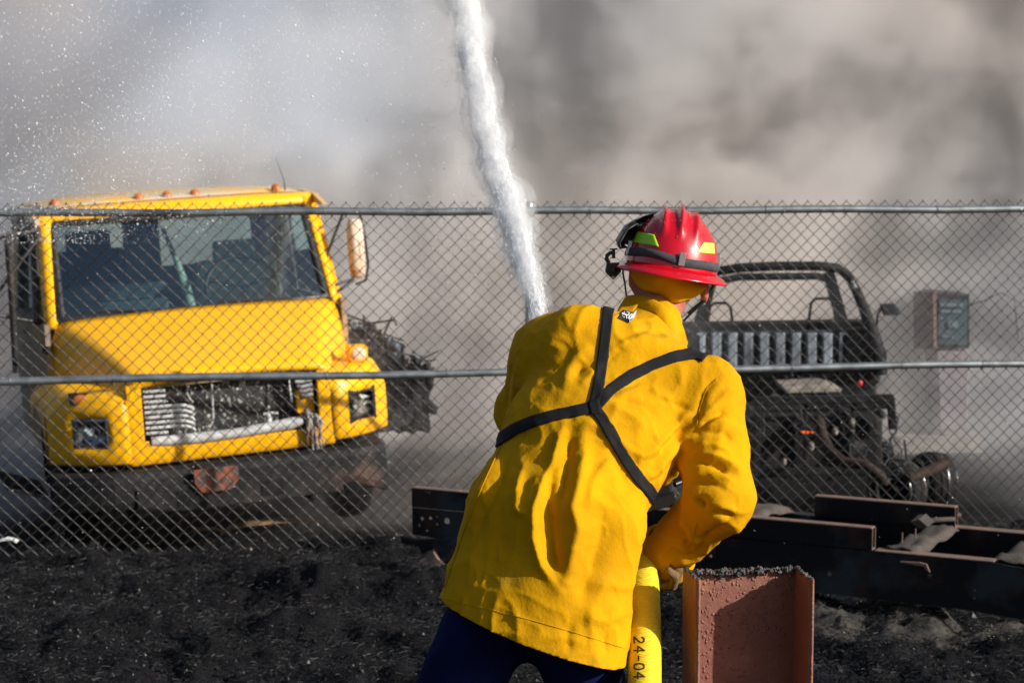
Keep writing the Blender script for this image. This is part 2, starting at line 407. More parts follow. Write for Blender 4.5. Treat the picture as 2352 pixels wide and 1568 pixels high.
for w in range(int((S1 - S0) / (PX / 2)) + 1):
    sc = S0 + w * PX / 2
    # each wire of the cloth zigzags between its two neighbours and hooks round them
    pts = []
    j = 0
    z = zt
    sgn = 1 if w % 2 else -1
    jit = random.uniform(-.001, .001)
    while z > -.02:
        xx = sc + sgn * (PX / 4 + .0010); yy = .0245
        pts += [(xx - sgn * .004 + jit, yy - .0022, z + .004), (xx + jit, yy, z), (xx - sgn * .004 + jit, yy + .0022, z - .004)]
        sgn = -sgn; z -= PZ / 2
    sag = [(p[0] + .004 * math.sin(p[2] * 3 + w * .15), p[1] + .006 * math.sin(p[0] * 2.1) * math.sin(p[2] * 1.7), p[2]) for p in pts]
    P = np.array(sag); T = np.gradient(P, axis=0); T /= np.linalg.norm(T, axis=1)[:, None]
    Ax = np.array([0, 1., 0]); U1 = Ax - T * (T @ Ax)[:, None]; U1 /= np.linalg.norm(U1, axis=1)[:, None]; W1 = np.cross(T, U1)
    ang = np.arange(K) * 2 * math.pi / K
    VV = P[:, None, :] + r * (U1[:, None, :] * np.cos(ang)[None, :, None] + W1[:, None, :] * np.sin(ang)[None, :, None])
    n = len(P); idx = np.arange(n * K).reshape(n, K); nx = np.roll(idx, -1, axis=1)
    allF.append(np.stack([idx[:-1], nx[:-1], nx[1:], idx[1:]], -1).reshape(-1, 4) + base); allV.append(VV.reshape(-1, 3)); base += n * K
    # twisted barb where two wires are knuckled above the rail
link('wire_mesh', np_mesh('wire_mesh', np.concatenate(allV), np.concatenate(allF)), fence, m_wire, 'stuff')
# ---------------------------------------------------------------- yellow truck behind the fence
def local_frame(yaw, roll, O):
    y = rad(yaw); r = rad(roll)
    ex = Vector((math.cos(y), math.sin(y), 0)); ef = Vector((math.sin(y), -math.cos(y), 0)); ez = Vector((0, 0, 1))
    ex2 = ex * math.cos(r) + ez * math.sin(r); ez2 = ez * math.cos(r) - ex * math.sin(r)
    M = Matrix.Identity(4)
    for i in range(3): M[i][0] = ex2[i]; M[i][1] = -ef[i]; M[i][2] = ez2[i]; M[i][3] = O[i]
    return M
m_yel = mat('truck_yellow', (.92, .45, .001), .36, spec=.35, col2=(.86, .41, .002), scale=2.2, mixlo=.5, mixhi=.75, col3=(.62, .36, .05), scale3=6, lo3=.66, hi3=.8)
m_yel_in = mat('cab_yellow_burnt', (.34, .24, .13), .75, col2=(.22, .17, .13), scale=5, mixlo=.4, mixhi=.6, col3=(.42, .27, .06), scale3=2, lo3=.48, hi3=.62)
m_roof = mat('dusty_glare_roof', (.78, .42, .03), .5, col2=(.55, .44, .30), scale=3.5, mixlo=.42, mixhi=.55)  # beige patches are dust plus glare painted into the colour
m_blk = mat('charred_black', (.008, .008, .009), .7, spec=.15, col2=(.022, .020, .02), scale=9, bump=.4, bscale=50)
m_bump = mat('sooty_bumper', (.010, .010, .012), .6, spec=.25, col2=(.026, .024, .024), scale=4, bump=.2, bscale=40, col3=(.10, .06, .045), scale3=2, lo3=.6, hi3=.75)
m_rub = mat('black_rubber', (.018, .018, .02), .45)
m_int = mat('cab_interior', (.22, .30, .28), .8, col2=(.11, .15, .15), scale=4)
m_seat = mat('green_grey_vinyl', (.46, .54, .44), .7, col2=(.34, .40, .35), scale=5)
m_pap = mat('papers', (.62, .76, .70), .7, col2=(.42, .58, .56), scale=16)
m_amb = mat('amber_lens', (.55, .15, .012), .4, col2=(.34, .10, .02), scale=25)
m_melt = mat('melted_grey_plastic', (.60, .60, .60), .45, col2=(.38, .37, .37), scale=12, mixlo=.45, mixhi=.7)
m_chr = mat('dull_chrome', (.55, .55, .56), .25, metal=.9, col2=(.3, .29, .28), scale=12)
m_rad = mat('burnt_radiator', (.014, .014, .015), .6, col2=(.60, .55, .50), scale=42, mixlo=.585, mixhi=.64, stretch=(1.3, 1, 1), detail=3, col3=(.012, .012, .013), scale3=3.0, lo3=.50, hi3=.56)
m_peach = mat('peeling_peach', (.62, .46, .33), .5, col2=(.70, .58, .46), scale=7, col3=(.40, .16, .08), scale3=8, lo3=.62, hi3=.7)
m_rust = mat('rusty_red', (.26, .075, .035), .8, col2=(.07, .05, .045), scale=16, mixlo=.45, mixhi=.55)
def glass_mat(name, tint, gloss=.1):
    m = bpy.data.materials.new(name); m.use_nodes = True; nt = m.node_tree; nt.nodes.clear()
    o = nt.nodes.new('ShaderNodeOutputMaterial'); t = nt.nodes.new('ShaderNodeBsdfTransparent'); g = nt.nodes.new('ShaderNodeBsdfGlossy'); mx = nt.nodes.new('ShaderNodeMixShader')
    f = nt.nodes.new('ShaderNodeFresnel'); f.inputs[0].default_value = 1.5
    a = nt.nodes.new('ShaderNodeMath'); a.operation = 'ADD'; a.inputs[1].default_value = gloss; nt.links.new(f.outputs[0], a.inputs[0])
    t.inputs[0].default_value = (*tint, 1); g.inputs['Roughness'].default_value = .06; g.inputs[0].default_value = (.75, .9, .95, 1)
    nt.links.new(a.outputs[0], mx.inputs[0]); nt.links.new(t.outputs[0], mx.inputs[1]); nt.links.new(g.outputs[0], mx.inputs[2]); nt.links.new(mx.outputs[0], o.inputs[0])
    return m
m_glass = glass_mat('tinted_glass', (.70, .88, .87), .20); m_clear = glass_mat('clear_glass', (.86, .9, .9), .02)

truck = thing('truck', 'yellow truck with a burnt out grille standing tilted behind the fence', 'truck')
truck.matrix_world = local_frame(20, 3.6, at(545, 960, 11.4) * np.array([1, 1, 0]))
T = truck
def ws_y(x, z):   # windshield surface: leans back and bows forward in the middle
    t = (z - 1.13) / .61
    return .85 + .40 * t - .07 * (1 - (x / .86) ** 2)
# hood
def hood_z(t): return 1.125 + (.845 - 1.125) * t - .01 * math.sin(t * math.pi) * -1
G = []
for i in range(13):
    t = i / 12; w = .87 - .30 * t ** .85; z = hood_z(t); y = .83 * (1 - t)
    if i == 12: z -= .006
    row = []
    prof = [(-1.10 - .02 * (1 - t), .72 - z), (-1.075, -.18), (-1.045, -.085), (-1.02, -.035), (-.985, -.01)] + [(x, .028 * (1 - x * x)) for x in np.linspace(-.95, .95, 15)] + [(.985, -.01), (1.02, -.035), (1.045, -.085), (1.075, -.18), (1.10 + .02 * (1 - t), .72 - z)]
    for (a, b) in prof:
        yy = y - (.06 if t < .01 else .06 * (1 - t)) * (1 - min(1, a * a)) * .9
        row.append((a * w, yy, z + b))
    G.append(row)
# rounded nose of the hood lip
last = G[-1]
for dy, dz in ((-.02, -.012), (-.032, -.035), (-.03, -.06)):
    G.append([(x, y + dy, z + (dz if abs(x) < .57 else dz * .2)) for (x, y, z) in last])
mb = MB(); mb.grid(G); mb.build('hood', m_yel, T, solid=.006)
mb = MB(); mb.tube([(-.03, .335, .992), (.07, .335, .996), (.16, .335, .994)], [.004, .007, .010], 6); mb.build('hood_latch', m_rust, T)
mb = MB(); mb.hexa([(-.985, .77, .95), (-.955, .70, .95), (-.955, .70, 1.0), (-.985, .77, 1.0), (-.99, .77, .95), (-.965, .70, .95), (-.965, .70, 1.0), (-.99, .77, 1.0)]); mb.build('side_badge', m_blk, T)

# front fascia with grille opening
def fasc_y(x):
    a = abs(x); return -.035 + (.34 * ((a - .60) / .45) ** 2.1 if a > .60 else 0)
xs = [-.62, -.585, -.555, -.53, -.50, -.35, -.15, 0, .15, .35, .50, .53, .555, .585, .62]
zs = [.315, .33, .36, .405, .43, .46, .55, .65, .74, .775, .80]
def fz(z): return .02 if z < .32 else (.006 if z < .34 else 0)
mb = MB()
for i in range(len(xs) - 1):
    for j in range(len(zs) - 1):
        cx = (xs[i] + xs[i + 1]) / 2; cz = (zs[j] + zs[j + 1]) / 2
        if abs(cx) < .53 and .43 < cz < .80 and not (abs(cx) > .5 and (cz < .46)): continue
        if cz > .80: continue
        q = [(xs[i], zs[j]), (xs[i + 1], zs[j]), (xs[i + 1], zs[j + 1]), (xs[i], zs[j + 1])]
        mb.add([(x, fasc_y(x) + fz(z), z) for x, z in q], [(0, 1, 2, 3)], True)
mb.build('grille_surround', m_yel, T, solid=.03, bevel=.006, weld=True)
# fenders
prof = [(.02, .335), (.0, .35), (-.005, .40), (-.008, .44), (-.01, .53), (-.008, .62), (.0, .67), (.02, .72), (.06, .752), (.14, .77), (.30, .785), (.55, .79), (.85, .775), (1.12, .74)]
for sgn in (-1, 1):
    fx = [.615, .66, .70, .735, .84, .925, .965, 1.0, 1.03, 1.045, 1.05]
    rows = []
    for x in fx:
        e = max(0, (x - .93) / .12)
        row = []
        for k, (y, z) in enumerate(prof):
            yy = fasc_y(x) + y if k < 10 else max(y, fasc_y(x) + prof[9][0] + .01 * (k - 9))
            zz = z - (.09 * e ** 2.4 if k > 6 else .05 * e ** 2.4 * (k / 6))
            row.append((sgn * x, yy, zz))
        rows.append(row)
    # outer side down to the wheel arch
    arch = []
    n = len(prof)
    side = []
    for k in range(n):
        p = rows[-1][k]; yc, zc, R = .78, .22, .42
        y = p[1]; 
        za = zc + math.sqrt(max(0, R * R - (y - yc) ** 2)) if abs(y - yc) < R else .30
        side.append((p[0] + sgn * .004, y, min(p[2] - .012, max(za, .30) if k > 8 else .315)))
    mb = MB()
    for i in range(len(rows) - 1):
        for k in range(n - 1):
            if i == 3 + 0 and 3 <= k <= 4: continue
            if i == 4 and 3 <= k <= 4: continue
            mb.add([rows[i][k], rows[i + 1][k], rows[i + 1][k + 1], rows[i][k + 1]], [(0, 1, 2, 3)], True)
    for k in range(n - 1):
        if k >= 8: mb.add([rows[-1][k], side[k], side[k + 1], rows[-1][k + 1]], [(0, 1, 2, 3)], True)
    fen = mb.build('fender', m_yel, T, solid=.006, weld=True)
    # headlight: bezel, dark bowl, shattered reflector pieces
    x0, x1, z0, z1 = .735, .925, .44, .62
    def hp(x, z, d): return (sgn * x, fasc_y(x) - .012 + d, z)
    mb = MB()
    ring_o = [(x0 - .012, z0 - .012), (x1 + .012, z0 - .012), (x1 + .012, z1 + .012), (x0 - .012, z1 + .012)]
    ring_i = [(x0 + .014, z0 + .014), (x1 - .014, z0 + .014), (x1 - .014, z1 - .014), (x0 + .014, z1 - .014)]
    for k in range(4):
        k2 = (k + 1) % 4
        mb.add([hp(*ring_o[k], 0), hp(*ring_o[k2], 0), hp(*ring_i[k2], -.006), hp(*ring_i[k], -.006), hp(*ring_o[k], .02), hp(*ring_o[k2], .02), hp(*ring_i[k2], .08), hp(*ring_i[k], .08)], [(0, 1, 2, 3), (0, 1, 5, 4), (3, 2, 6, 7)], False)
    hl = mb.build('headlight', m_chr if sgn < 0 else m_bump, T)
    mb = MB(); G = []
    cx, cz = (x0 + x1) / 2, (z0 + z1) / 2
    for i in range(7):
        r = i / 6; G.append([hp(cx + math.copysign(min(.092, .115 * r * abs(math.cos(a)) ** .8), math.cos(a)), cz + math.copysign(min(.088, .11 * r * abs(math.sin(a)) ** .8), math.sin(a)), .085 - .055 * r * r) for a in np.linspace(0, 2 * math.pi, 17)[:-1]])
    mb.grid(G, True, False, True); mb.build('reflector', mat('reflector_%s' % ('dull' if sgn < 0 else 'bright'), (.50, .56, .62) if sgn < 0 else (.62, .54, .44), .28, metal=.8, col2=(.08, .08, .085), scale=14, mixlo=.42, mixhi=.55, bump=.8, bscale=18), hl)
    mb = MB(); rr = random.Random(4 + sgn)
    for k in range(9):
        a = rr.uniform(0, 6.28); q = rr.uniform(.01, .06); c = hp(cx + q * math.cos(a), cz + q * math.sin(a), rr.uniform(.0, .04))
        tri = [(c[0] + rr.uniform(-.035, .035), c[1] + rr.uniform(-.01, .02), c[2] + rr.uniform(-.035, .035)) for _ in range(3)]
        mb.prism(tri, (0, .004, 0))
    mb.build('shattered_glass', mat('shard', (.55, .55, .52) if sgn > 0 else (.42, .50, .58), .12, spec=1), hl, kind='stuff')
    if sgn < 0:
        mb = MB(); mb.tube([hp(cx - .03, cz - .03, 0), hp(cx - .045, cz + .02, -.02), hp(cx + .0, cz + .06, -.015), hp(cx + .05, cz + .085, .01)], .005, 6); mb.build('wire', m_rub, hl)
    # dark wheel well behind
    mb = MB(); mb.grid([[(sgn * x, .78 + .43 * math.cos(a), .22 + .43 * math.sin(a)) for a in np.linspace(-.35, math.pi + .35, 18)] for x in (.55, 1.0)]); mb.add([(sgn * .55, .35, -.1), (sgn * .55, 1.22, -.1), (sgn * .55, 1.22, .7), (sgn * .55, .35, .7)], [(0, 1, 2, 3)])
    mb.build('wheel_well', m_blk, T, solid=.01)
    # wheel with flat burnt tyre
    W = bpy.data.objects.new('wheel', None); COL.objects.link(W); W.parent = T; W.location = (sgn * .87, .78, .06)
    mb = MB(); prof_t = [(-.10, .20), (-.12, .27), (-.10, .34), (-.05, .365), (.05, .365), (.10, .34), (.12, .27), (.10, .20)]
    mb.grid([[(u, q * math.cos(a), q * math.sin(a)) for a in np.linspace(0, 2 * math.pi, 29)[:-1]] for u, q in prof_t], True, False, True); mb.build('tyre', m_blk, W)
    mb = MB(); mb.grid([[(u * sgn, q * math.cos(a), q * math.sin(a)) for a in np.linspace(0, 2 * math.pi, 29)[:-1]] for u, q in [(.10, .205), (.07, .18), (.02, .13), (.05, .07), (.09, .05), (.09, .001)]], True, False, True); mb.build('rim', m_bump, W, solid=.008)
# turn signals standing on the fenders
for sgn, mm in ((-1, m_amb), (1, m_peach)):
    mb = MB(); cx = sgn * .865
    if sgn > 0:
        mb.hexa([(cx - .055, .20, .775), (cx + .055, .20, .775), (cx + .055, .30, .775), (cx - .055, .30, .775), (cx - .06, .20, .875), (cx + .06, .19, .87), (cx + .055, .30, .875), (cx - .055, .30, .88)])
    else: mb.hexa([(cx - .06, .10, .70), (cx + .05, .10, .70), (cx + .05, .18, .73), (cx - .06, .18, .73), (cx - .06, .11, .765), (cx + .05, .11, .765), (cx + .05, .2, .765), (cx - .06, .2, .765)])
    ts = mb.build('turn_signal', m_yel if sgn > 0 else m_blk, T, bevel=.006)
    mb = MB()
    if sgn > 0: mb.ball((cx, .20, .825), .05, 12, 6, (1, .35, .92))
    else: mb.ball((cx, .105, .73), .045, 12, 6, (1.05, .35, .75))
    mb.build('signal_lens', mm, ts)
# grille opening: radiator core, melted slats, drooping lower bar
mb = MB(); mb.box((-.53, .13, .40), (.53, .18, .82)); mb.build('radiator', m_rad, T)
mb = MB(); mb.box((-.54, -.0, .395), (.54, .13, .43)); mb.box((-.54, .0, .43), (-.53, .13, .82)); mb.box((.53, .0, .43), (.54, .13, .82)); mb.build('grille_recess', m_blk, T)
mb = MB(); mb.box((-.52, .02, .765), (.52, .10, .79)); mb.build('upper_support', m_yel_in, T, bevel=.005)
for k in range(9):
    z = .505 + k * .031; L = .17 + (.06 if 1 <= k <= 5 else -.01)
    mb = MB(); pts = [(-.515, -.01, z), (-.44, -.015, z - .002), (-.515 + L * .8, -.02, z - .004)]
    if 1 <= k <= 5: pts += [(-.515 + L * 1.05, -.012, z - .012), (-.515 + L * 1.22, .0, z - .03), (-.515 + L * 1.26, .01, z - .045)]
    mb.tube(pts, .0105, 8, flat=.9); mb.build('grille_slat', m_melt, T)
for k in range(5):
    z = .745 - k * .03
    mb = MB(); mb.tube([(.40 + .012 * k, .02, z), (.45, .0, z - .002), (.505, -.01, z + .010)], .014, 8, flat=.8); mb.build('grille_slat', m_melt, T)
mb = MB(); P = [(-.49, -.02, .455), (-.40, -.025, .452), (-.2, -.03, .448), (0, -.03, .450), (.2, -.03, .462), (.36, -.03, .474), (.42, -.03, .485)]
mb.tube(P, [.030, .035, .036, .034, .036, .040, .030], 12, flat=.9); mb.build('sagging_bar', m_melt, T)
mb = MB(); mb.tube([(.22, -.02, .50), (.225, -.02, .525), (.215, -.015, .545)], [.02, .012, .015], 7); mb.tube([(.19, -.02, .545), (.235, -.02, .549), (.28, -.02, .542)], .008, 6); mb.build('melted_bracket', m_melt, T)
mb = MB(); mb.tube([(-.10, .02, .76), (-.105, .01, .66), (-.11, .0, .55), (-.125, 0, .515), (-.16, 0, .505)], .006, 6); mb.build('hanging_wire', m_melt, T)
mb = MB(); mb.tube([(-.24, .02, .76), (-.255, .01, .72), (-.24, .0, .68), (-.225, 0, .66)], .006, 6); mb.build('hanging_wire', m_melt, T)
mb = MB(); mb.tube([(.37, .02, .78), (.37, .01, .68), (.372, .0, .60)], [.004, .005, .009], 6); mb.build('hanging_wire', m_melt, T)
mb = MB(); mb.box((.41, .03, .52), (.52, .08, .66)); mb.build('radiator_bracket', m_yel, T, bevel=.004)
mb = MB()
rr = random.Random(5)
for k in range(7):
    x = .435 + .014 * k; z = .56 - .01 * k; pts = []
    n = 7; bot = rr.uniform(.10, .30) if k in (2, 3, 4) else rr.uniform(.28, .38)
    for i in range(n): t = i / (n - 1); pts.append((x + rr.uniform(-.012, .012) + .01 * t, -.06 - rr.uniform(0, .02), z + (bot - z) * t))
    mb.tube(pts, [.022 * (1 - t * .7) * rr.uniform(.7, 1.3) for t in np.linspace(0, 1, n)], 6, flat=.6)
mb.build('melted_drip', mat('melted_drip', (.36, .34, .32), .6, col2=(.30, .19, .12), scale=9, mixlo=.45, mixhi=.6, bump=.5, bscale=50), T, kind='stuff')
# bumper
G = []
bp = [(.02, .30), (-.10, .305), (-.125, .29), (-.135, .25), (-.135, .13), (-.12, .085), (-.04, .07)]
for x in np.linspace(-1.06, .93, 26):
    e = max(0, (abs(x) - .70) / .36); G.append([(x, y + .20 * e ** 1.8, z - (.14 * e if z < .2 and x > 0 else 0)) for y, z in bp])
mb = MB(); mb.grid(G, False); mb.build('bumper', m_bump, T, solid=.012, bevel=.004, weld=True)
mb = MB(); mb.box((-.62, -.15, .045), (.62, -.137, .20)); mb.build('bumper_valance', m_bump, T, bevel=.004)
for x in (-.385, .12):
    mb = MB(); mb.box((x, -.156, .075), (x + .13, -.151, .165)); mb.build('opening_shade', m_blk, T)  # solid black plates painted as the shade inside the openings
mb = MB(); mb.prism([(-.285, -.19, .285), (-.02, -.19, .285), (-.02, -.19, .205), (-.075, -.19, .145), (-.245, -.19, .145), (-.285, -.19, .205)], (0, .012, 0)); mb.build('front_plate', m_rust, T, bevel=.003)
# cab: pillars, header, roof, sides, back
def P(x, z, off=0): return (x, ws_y(x, z) + off, z)
for sgn in (-1, 1):
    mb = MB(); G = []
    for t in np.linspace(0, 1, 8):
        z = 1.09 + .70 * t; xo = .945 - .05 * t; xi = .875 - .045 * t - (.02 * max(0, t - .85) / .15)
        y = .86 + .41 * t
        G.append([(sgn * xi, y - .01, z), (sgn * (xi + .02), y - .03, z), (sgn * (xo - .012), y - .01, z), (sgn * xo, y + .03, z), (sgn * xo, y + .12, z)])
    mb.grid(G); mb.build('windshield_pillar', m_yel, T, solid=.008)
    # door and cab side
    xb, xt = sgn * .955, sgn * .905
    def S(y, z): t = (z - .2) / 1.6; return (sgn * (.965 - .06 * max(0, (z - 1.1) / .7)), y, z)
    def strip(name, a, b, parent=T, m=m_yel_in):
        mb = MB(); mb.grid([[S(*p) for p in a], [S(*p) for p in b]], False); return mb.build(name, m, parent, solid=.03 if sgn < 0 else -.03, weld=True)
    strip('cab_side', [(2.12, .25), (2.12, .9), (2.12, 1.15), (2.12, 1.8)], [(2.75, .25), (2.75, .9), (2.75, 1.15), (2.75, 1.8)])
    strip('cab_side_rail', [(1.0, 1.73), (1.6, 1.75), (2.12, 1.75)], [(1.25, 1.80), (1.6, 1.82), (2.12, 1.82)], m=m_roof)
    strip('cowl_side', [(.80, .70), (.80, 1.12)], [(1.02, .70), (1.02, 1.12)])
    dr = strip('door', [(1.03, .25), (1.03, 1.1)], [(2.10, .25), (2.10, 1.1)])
    mb = MB()
    ring_o = [(1.03, 1.105), (2.10, 1.105), (2.10, 1.745), (1.32, 1.745)]; ring_i = [(1.13, 1.15), (2.02, 1.15), (2.02, 1.68), (1.36, 1.68)]
    for k in range(4):
        k2 = (k + 1) % 4; mb.add([S(*ring_o[k]), S(*ring_o[k2]), S(*ring_i[k2]), S(*ring_i[k])], [(0, 1, 2, 3)])
    mb.build('window_frame', m_rub if sgn < 0 else m_yel, dr, solid=.035 if sgn < 0 else -.035, weld=True)
    mb = MB(); mb.add([S(*p) for p in ring_i], [(0, 1, 2, 3)]); mb.build('door_window', m_glass, dr)
    mb = MB(); mb.box((sgn * .975 - .012, 1.85, .98), (sgn * .975 + .012, 1.99, 1.01)); mb.build('door_handle', m_rub, dr, bevel=.004)
# header and roof
mb = MB(); G = []
for x in np.linspace(-.90, .90, 19):
    c = 1 - (x / .9) ** 4; G.append([P(x, 1.735, -.0), (x, ws_y(x, 1.75) - .02, 1.752), (x, ws_y(x, 1.78) - .02, 1.79 + .012 * c), (x, ws_y(x, 1.8) + .06, 1.805 + .022 * c)])
mb.grid(G); mb.build('header', m_yel, T, solid=.006)
mb = MB(); G = []
for y, z in ((1.325, 1.812), (1.40, 1.835), (1.55, 1.848), (1.8, 1.853), (2.2, 1.85), (2.6, 1.84), (2.75, 1.80)):
    G.append([(x * .905, y + (.04 * (1 - x * x) * -1 if y < 1.5 else 0), z - .045 * abs(x) ** 6 + .012 * (1 - x * x)) for x in np.linspace(-1, 1, 19)])
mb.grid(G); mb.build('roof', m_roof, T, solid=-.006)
for x in (-.776, -.235, -.05, .135, .683):
    mb = MB(); mb.ball((x, 1.35, 1.842), .037, 12, 6, (1, 1, 1.05), zmin=0); ml = mb.build('marker_light', m_amb, T)
mb = MB(); mb.tube([(.755, 1.4, 1.83), (.75, 1.4, 1.90), (.73, 1.41, 1.98), (.71, 1.42, 2.06)], [.005, .003, .0018, .0012], 5); mb.build('antenna', m_blk, T)
# windshield with rubber seal
W_ = [(-.83, 1.135), (.83, 1.135), (.79, 1.735), (-.79, 1.735)]
mb = MB(); G = []
for t in np.linspace(0, 1, 7):
    z = 1.135 + .60 * t; w = .845 - .03 * t; G.append([P(x, z, .006) for x in np.linspace(-w, w, 15)])
mb.grid(G); mb.build('windshield', m_glass, T)
mb = MB(); bw = .028
for t0, t1 in ((0, 1),):
    path = [(-.845 + .03, 1.135)] + [(x, 1.135) for x in np.linspace(-.80, .80, 12)] + [(.815, 1.135)]
    bot = [(x, 1.14) for x in np.linspace(-.85, .85, 14)]; top = [(x, 1.725) for x in np.linspace(.80, -.80, 14)]
    rt = [(.85 - .03 * t, 1.14 + .585 * t) for t in np.linspace(.1, .93, 8)]; lf = [(-.85 + .03 * t, 1.14 + .585 * t) for t in np.linspace(.93, .1, 8)]
    pts = [P(x, z, -.006) for x, z in bot + rt + top + lf]; pts.append(pts[0])
    mb.tube(pts, .027, 6, cap=False, flat=.5, up=(0, 1, 0))
mb.build('windshield_seal', m_rub, T)
for x in (-.45, .35):
    mb = MB(); mb.tube([P(x + .3, 1.14, -.03), P(x, 1.17, -.03)], .006, 5); mb.tube([P(x + .04, 1.165, -.035), P(x - .22, 1.18, -.03)], .008, 5); mb.build('wiper', m_rub, T)
# inside: back wall with windows, dash, seats, steering wheel, papers
def S2(x, z, y=2.68): return (x, y, z)
mb = MB()
for (x0, x1, z0, z1) in ((-.93, .93, .3, 1.30), (-.93, .93, 1.72, 1.82), (-.93, -.80, 1.30, 1.72), (-.16, .10, 1.30, 1.72), (.78, .93, 1.30, 1.72)):
    mb.box((x0, 2.68, z0), (x1, 2.71, z1))
bw_ = mb.build('cab_back', m_int, T, kind=None)
for (x0, x1) in ((-.80, -.16), (.10, .78)):
    mb = MB(); mb.box((x0, 2.69, 1.30), (x1, 2.696, 1.72)); mb.build('rear_window', m_clear, T)
mb = MB(); mb.box((-.93, .88, .4), (.93, 2.7, .45)); mb.build('cab_floor', m_int, T)
mb = MB(); mb.grid([[(-.88, .86, 1.11), (.88, .86, 1.11)], [(-.88, 1.10, 1.13), (.88, 1.10, 1.13)], [(-.88, 1.20, 1.08), (.88, 1.20, 1.08)], [(-.88, 1.22, .75), (.88, 1.22, .75)]], False); mb.build('dashboard', m_int, T, solid=.02)
for cx, w, h, mm in ((.50, .30, 1.36, m_seat), (-.50, .25, 1.50, m_blk)):
    mb = MB(); mb.box((cx - w, 1.95, .70), (cx + w, 2.07, h)); st = mb.build('seat', mm, T, bevel=.05, segs=3)
    mb = MB(); mb.box((cx - w, 1.45, .62), (cx + w, 1.95, .78)); mb.build('seat_cushion', mm, st, bevel=.04, segs=3)
    mb = MB(); mb.box((cx - .15, 1.97, h - .02), (cx + .15, 2.05, h + .13)); mb.build('headrest', m_blk if cx < 0 else mm, st, bevel=.03, segs=3)
mb = MB(); c = Vector((.42, 1.40, 1.20)); 
mb.tube([c + Vector((.25 * math.cos(a), .10 * math.sin(a), .20 * math.sin(a))) for a in np.linspace(0, 2 * math.pi, 33)], .016, 7, cap=False)
for a in (.3, 2.84, 4.7): mb.tube([c, c + Vector((.23 * math.cos(a), .12 * math.sin(a), .20 * math.sin(a)))], .011, 6)
mb.tube([c, c + Vector((0, -.25, -.18))], .025, 8); mb.build('steering_wheel', m_rub, T, kind='stuff')
mb = MB(); mb.tube([(.10, 1.55, 1.05), (.07, 1.6, 1.22), (.04, 1.66, 1.38), (-.02, 1.8, 1.62)], [.03, .035, .02, .012], 8); mb.build('grab_tube', m_seat, T)
mb = MB(); mb.box((-.56, 1.08, 1.13), (-.14, 1.14, 1.205)); pb = mb.build('paper_box', m_pap, T, bevel=.01)
for k in range(4):
    mb = MB(); x = -.52 + .03 * k; mb.hexa([(x, 1.12, 1.215 + .02 * k), (x + .30, 1.10, 1.215 + .02 * k), (x + .30, 1.26, 1.22 + .02 * k), (x, 1.28, 1.22 + .02 * k)] + [(x, 1.12, 1.228 + .02 * k), (x + .30, 1.10, 1.228 + .02 * k), (x + .30, 1.26, 1.236 + .02 * k), (x, 1.28, 1.236 + .02 * k)]); mb.build('paper', m_pap, T)
# mirrors
def mirror(sgn):
    x = 1.13 * sgn; R_ = []
    mb = MB(); G = []
    if sgn > 0:
        for k, (t, d) in enumerate(((1, 0), (1, -.02), (.85, -.05), (.5, -.065), (.01, -.07))):
            G.append([(x + .055 * t * (abs(math.cos(a)) ** .5) * math.copysign(1, math.cos(a)), 1.08 + d, 1.42 + .20 * t * (abs(math.sin(a)) ** .4) * math.copysign(1, math.sin(a))) for a in np.linspace(0, 2 * math.pi, 25)[:-1]])
        mb.grid(G, True, False, True); mh = mb.build('mirror', m_peach, T, solid=.01)
        mb = MB(); mb.tube([(x - .02, 1.10, 1.66), (x + .055, 1.10, 1.64), (x + .075, 1.1, 1.5), (x + .085, 1.1, 1.3), (x + .06, 1.1, 1.2), (x - .01, 1.1, 1.18)], .009, 7); mb.build('mirror_bracket', m_rub, mh)
        for a, b in (((.88, 1.1, 1.28), (1.06, 1.08, 1.66)), ((.92, 1.02, 1.19), (1.10, 1.08, 1.22)), ((.92, 1.02, 1.12), (1.10, 1.08, 1.21)), ((1.06, 1.08, 1.66), (1.12, 1.1, 1.65))):
            mb = MB(); mb.tube([a, b], .010, 7); mb.build('mirror_arm', m_rub, T)
    else:
        for a, b in (((-.92, 1.05, 1.70), (-1.30, .95, 1.66)), ((-.95, 1.0, 1.12), (-1.30, .92, 1.22)), ((-.92, 1.05, 1.66), (-1.26, .95, 1.28))):
            mb = MB(); mb.tube([a, b], .011, 7); mb.build('mirror_arm', m_rub, T)
        mb = MB(); mb.tube([(-1.125, .93, 1.69), (-1.13, .93, 1.3), (-1.145, .93, .83)], .022, 8); mb.build('mirror_bracket', m_bump, T)
        mb = MB(); mb.box((-1.36, .93, 1.20), (-1.25, .97, 1.66)); mb.build('mirror', m_peach, T, bevel=.02)
mirror(1); mirror(-1)
# step, chassis, exhaust
mb = MB(); mb.hexa([(-1.26, 1.15, .06), (-.98, 1.15, -.04), (-.98, 1.75, -.04), (-1.26, 1.75, .06), (-1.26, 1.15, .09), (-.98, 1.15, -.01), (-.98, 1.75, -.01), (-1.26, 1.75, .09)])
stp = mb.build('step', m_chr, T)
for k in range(7):
    mb = MB(); y = 1.19 + k * .085; mb.hexa([(-1.25, y, .09), (-.99, y, -.008), (-.99, y + .03, -.008), (-1.25, y + .03, .09), (-1.25, y, .105), (-.99, y, .006), (-.99, y + .03, .006), (-1.25, y + .03, .105)]); mb.build('tread', m_bump, stp)
for s in (-.4, .4):
    mb = MB(); mb.box((s - .04, .2, .05), (s + .04, 6.2, .25)); mb.build('frame_rail', m_blk, T)
mb = MB(); mb.box((-.4, .25, .02), (.4, 1.2, .55)); mb.build('engine', m_blk, T, bevel=.08, segs=3)
mb = MB(); mb.tube([(-.85, .78, .05), (.85, .78, .05)], .05, 10); mb.build('axle', m_blk, T)
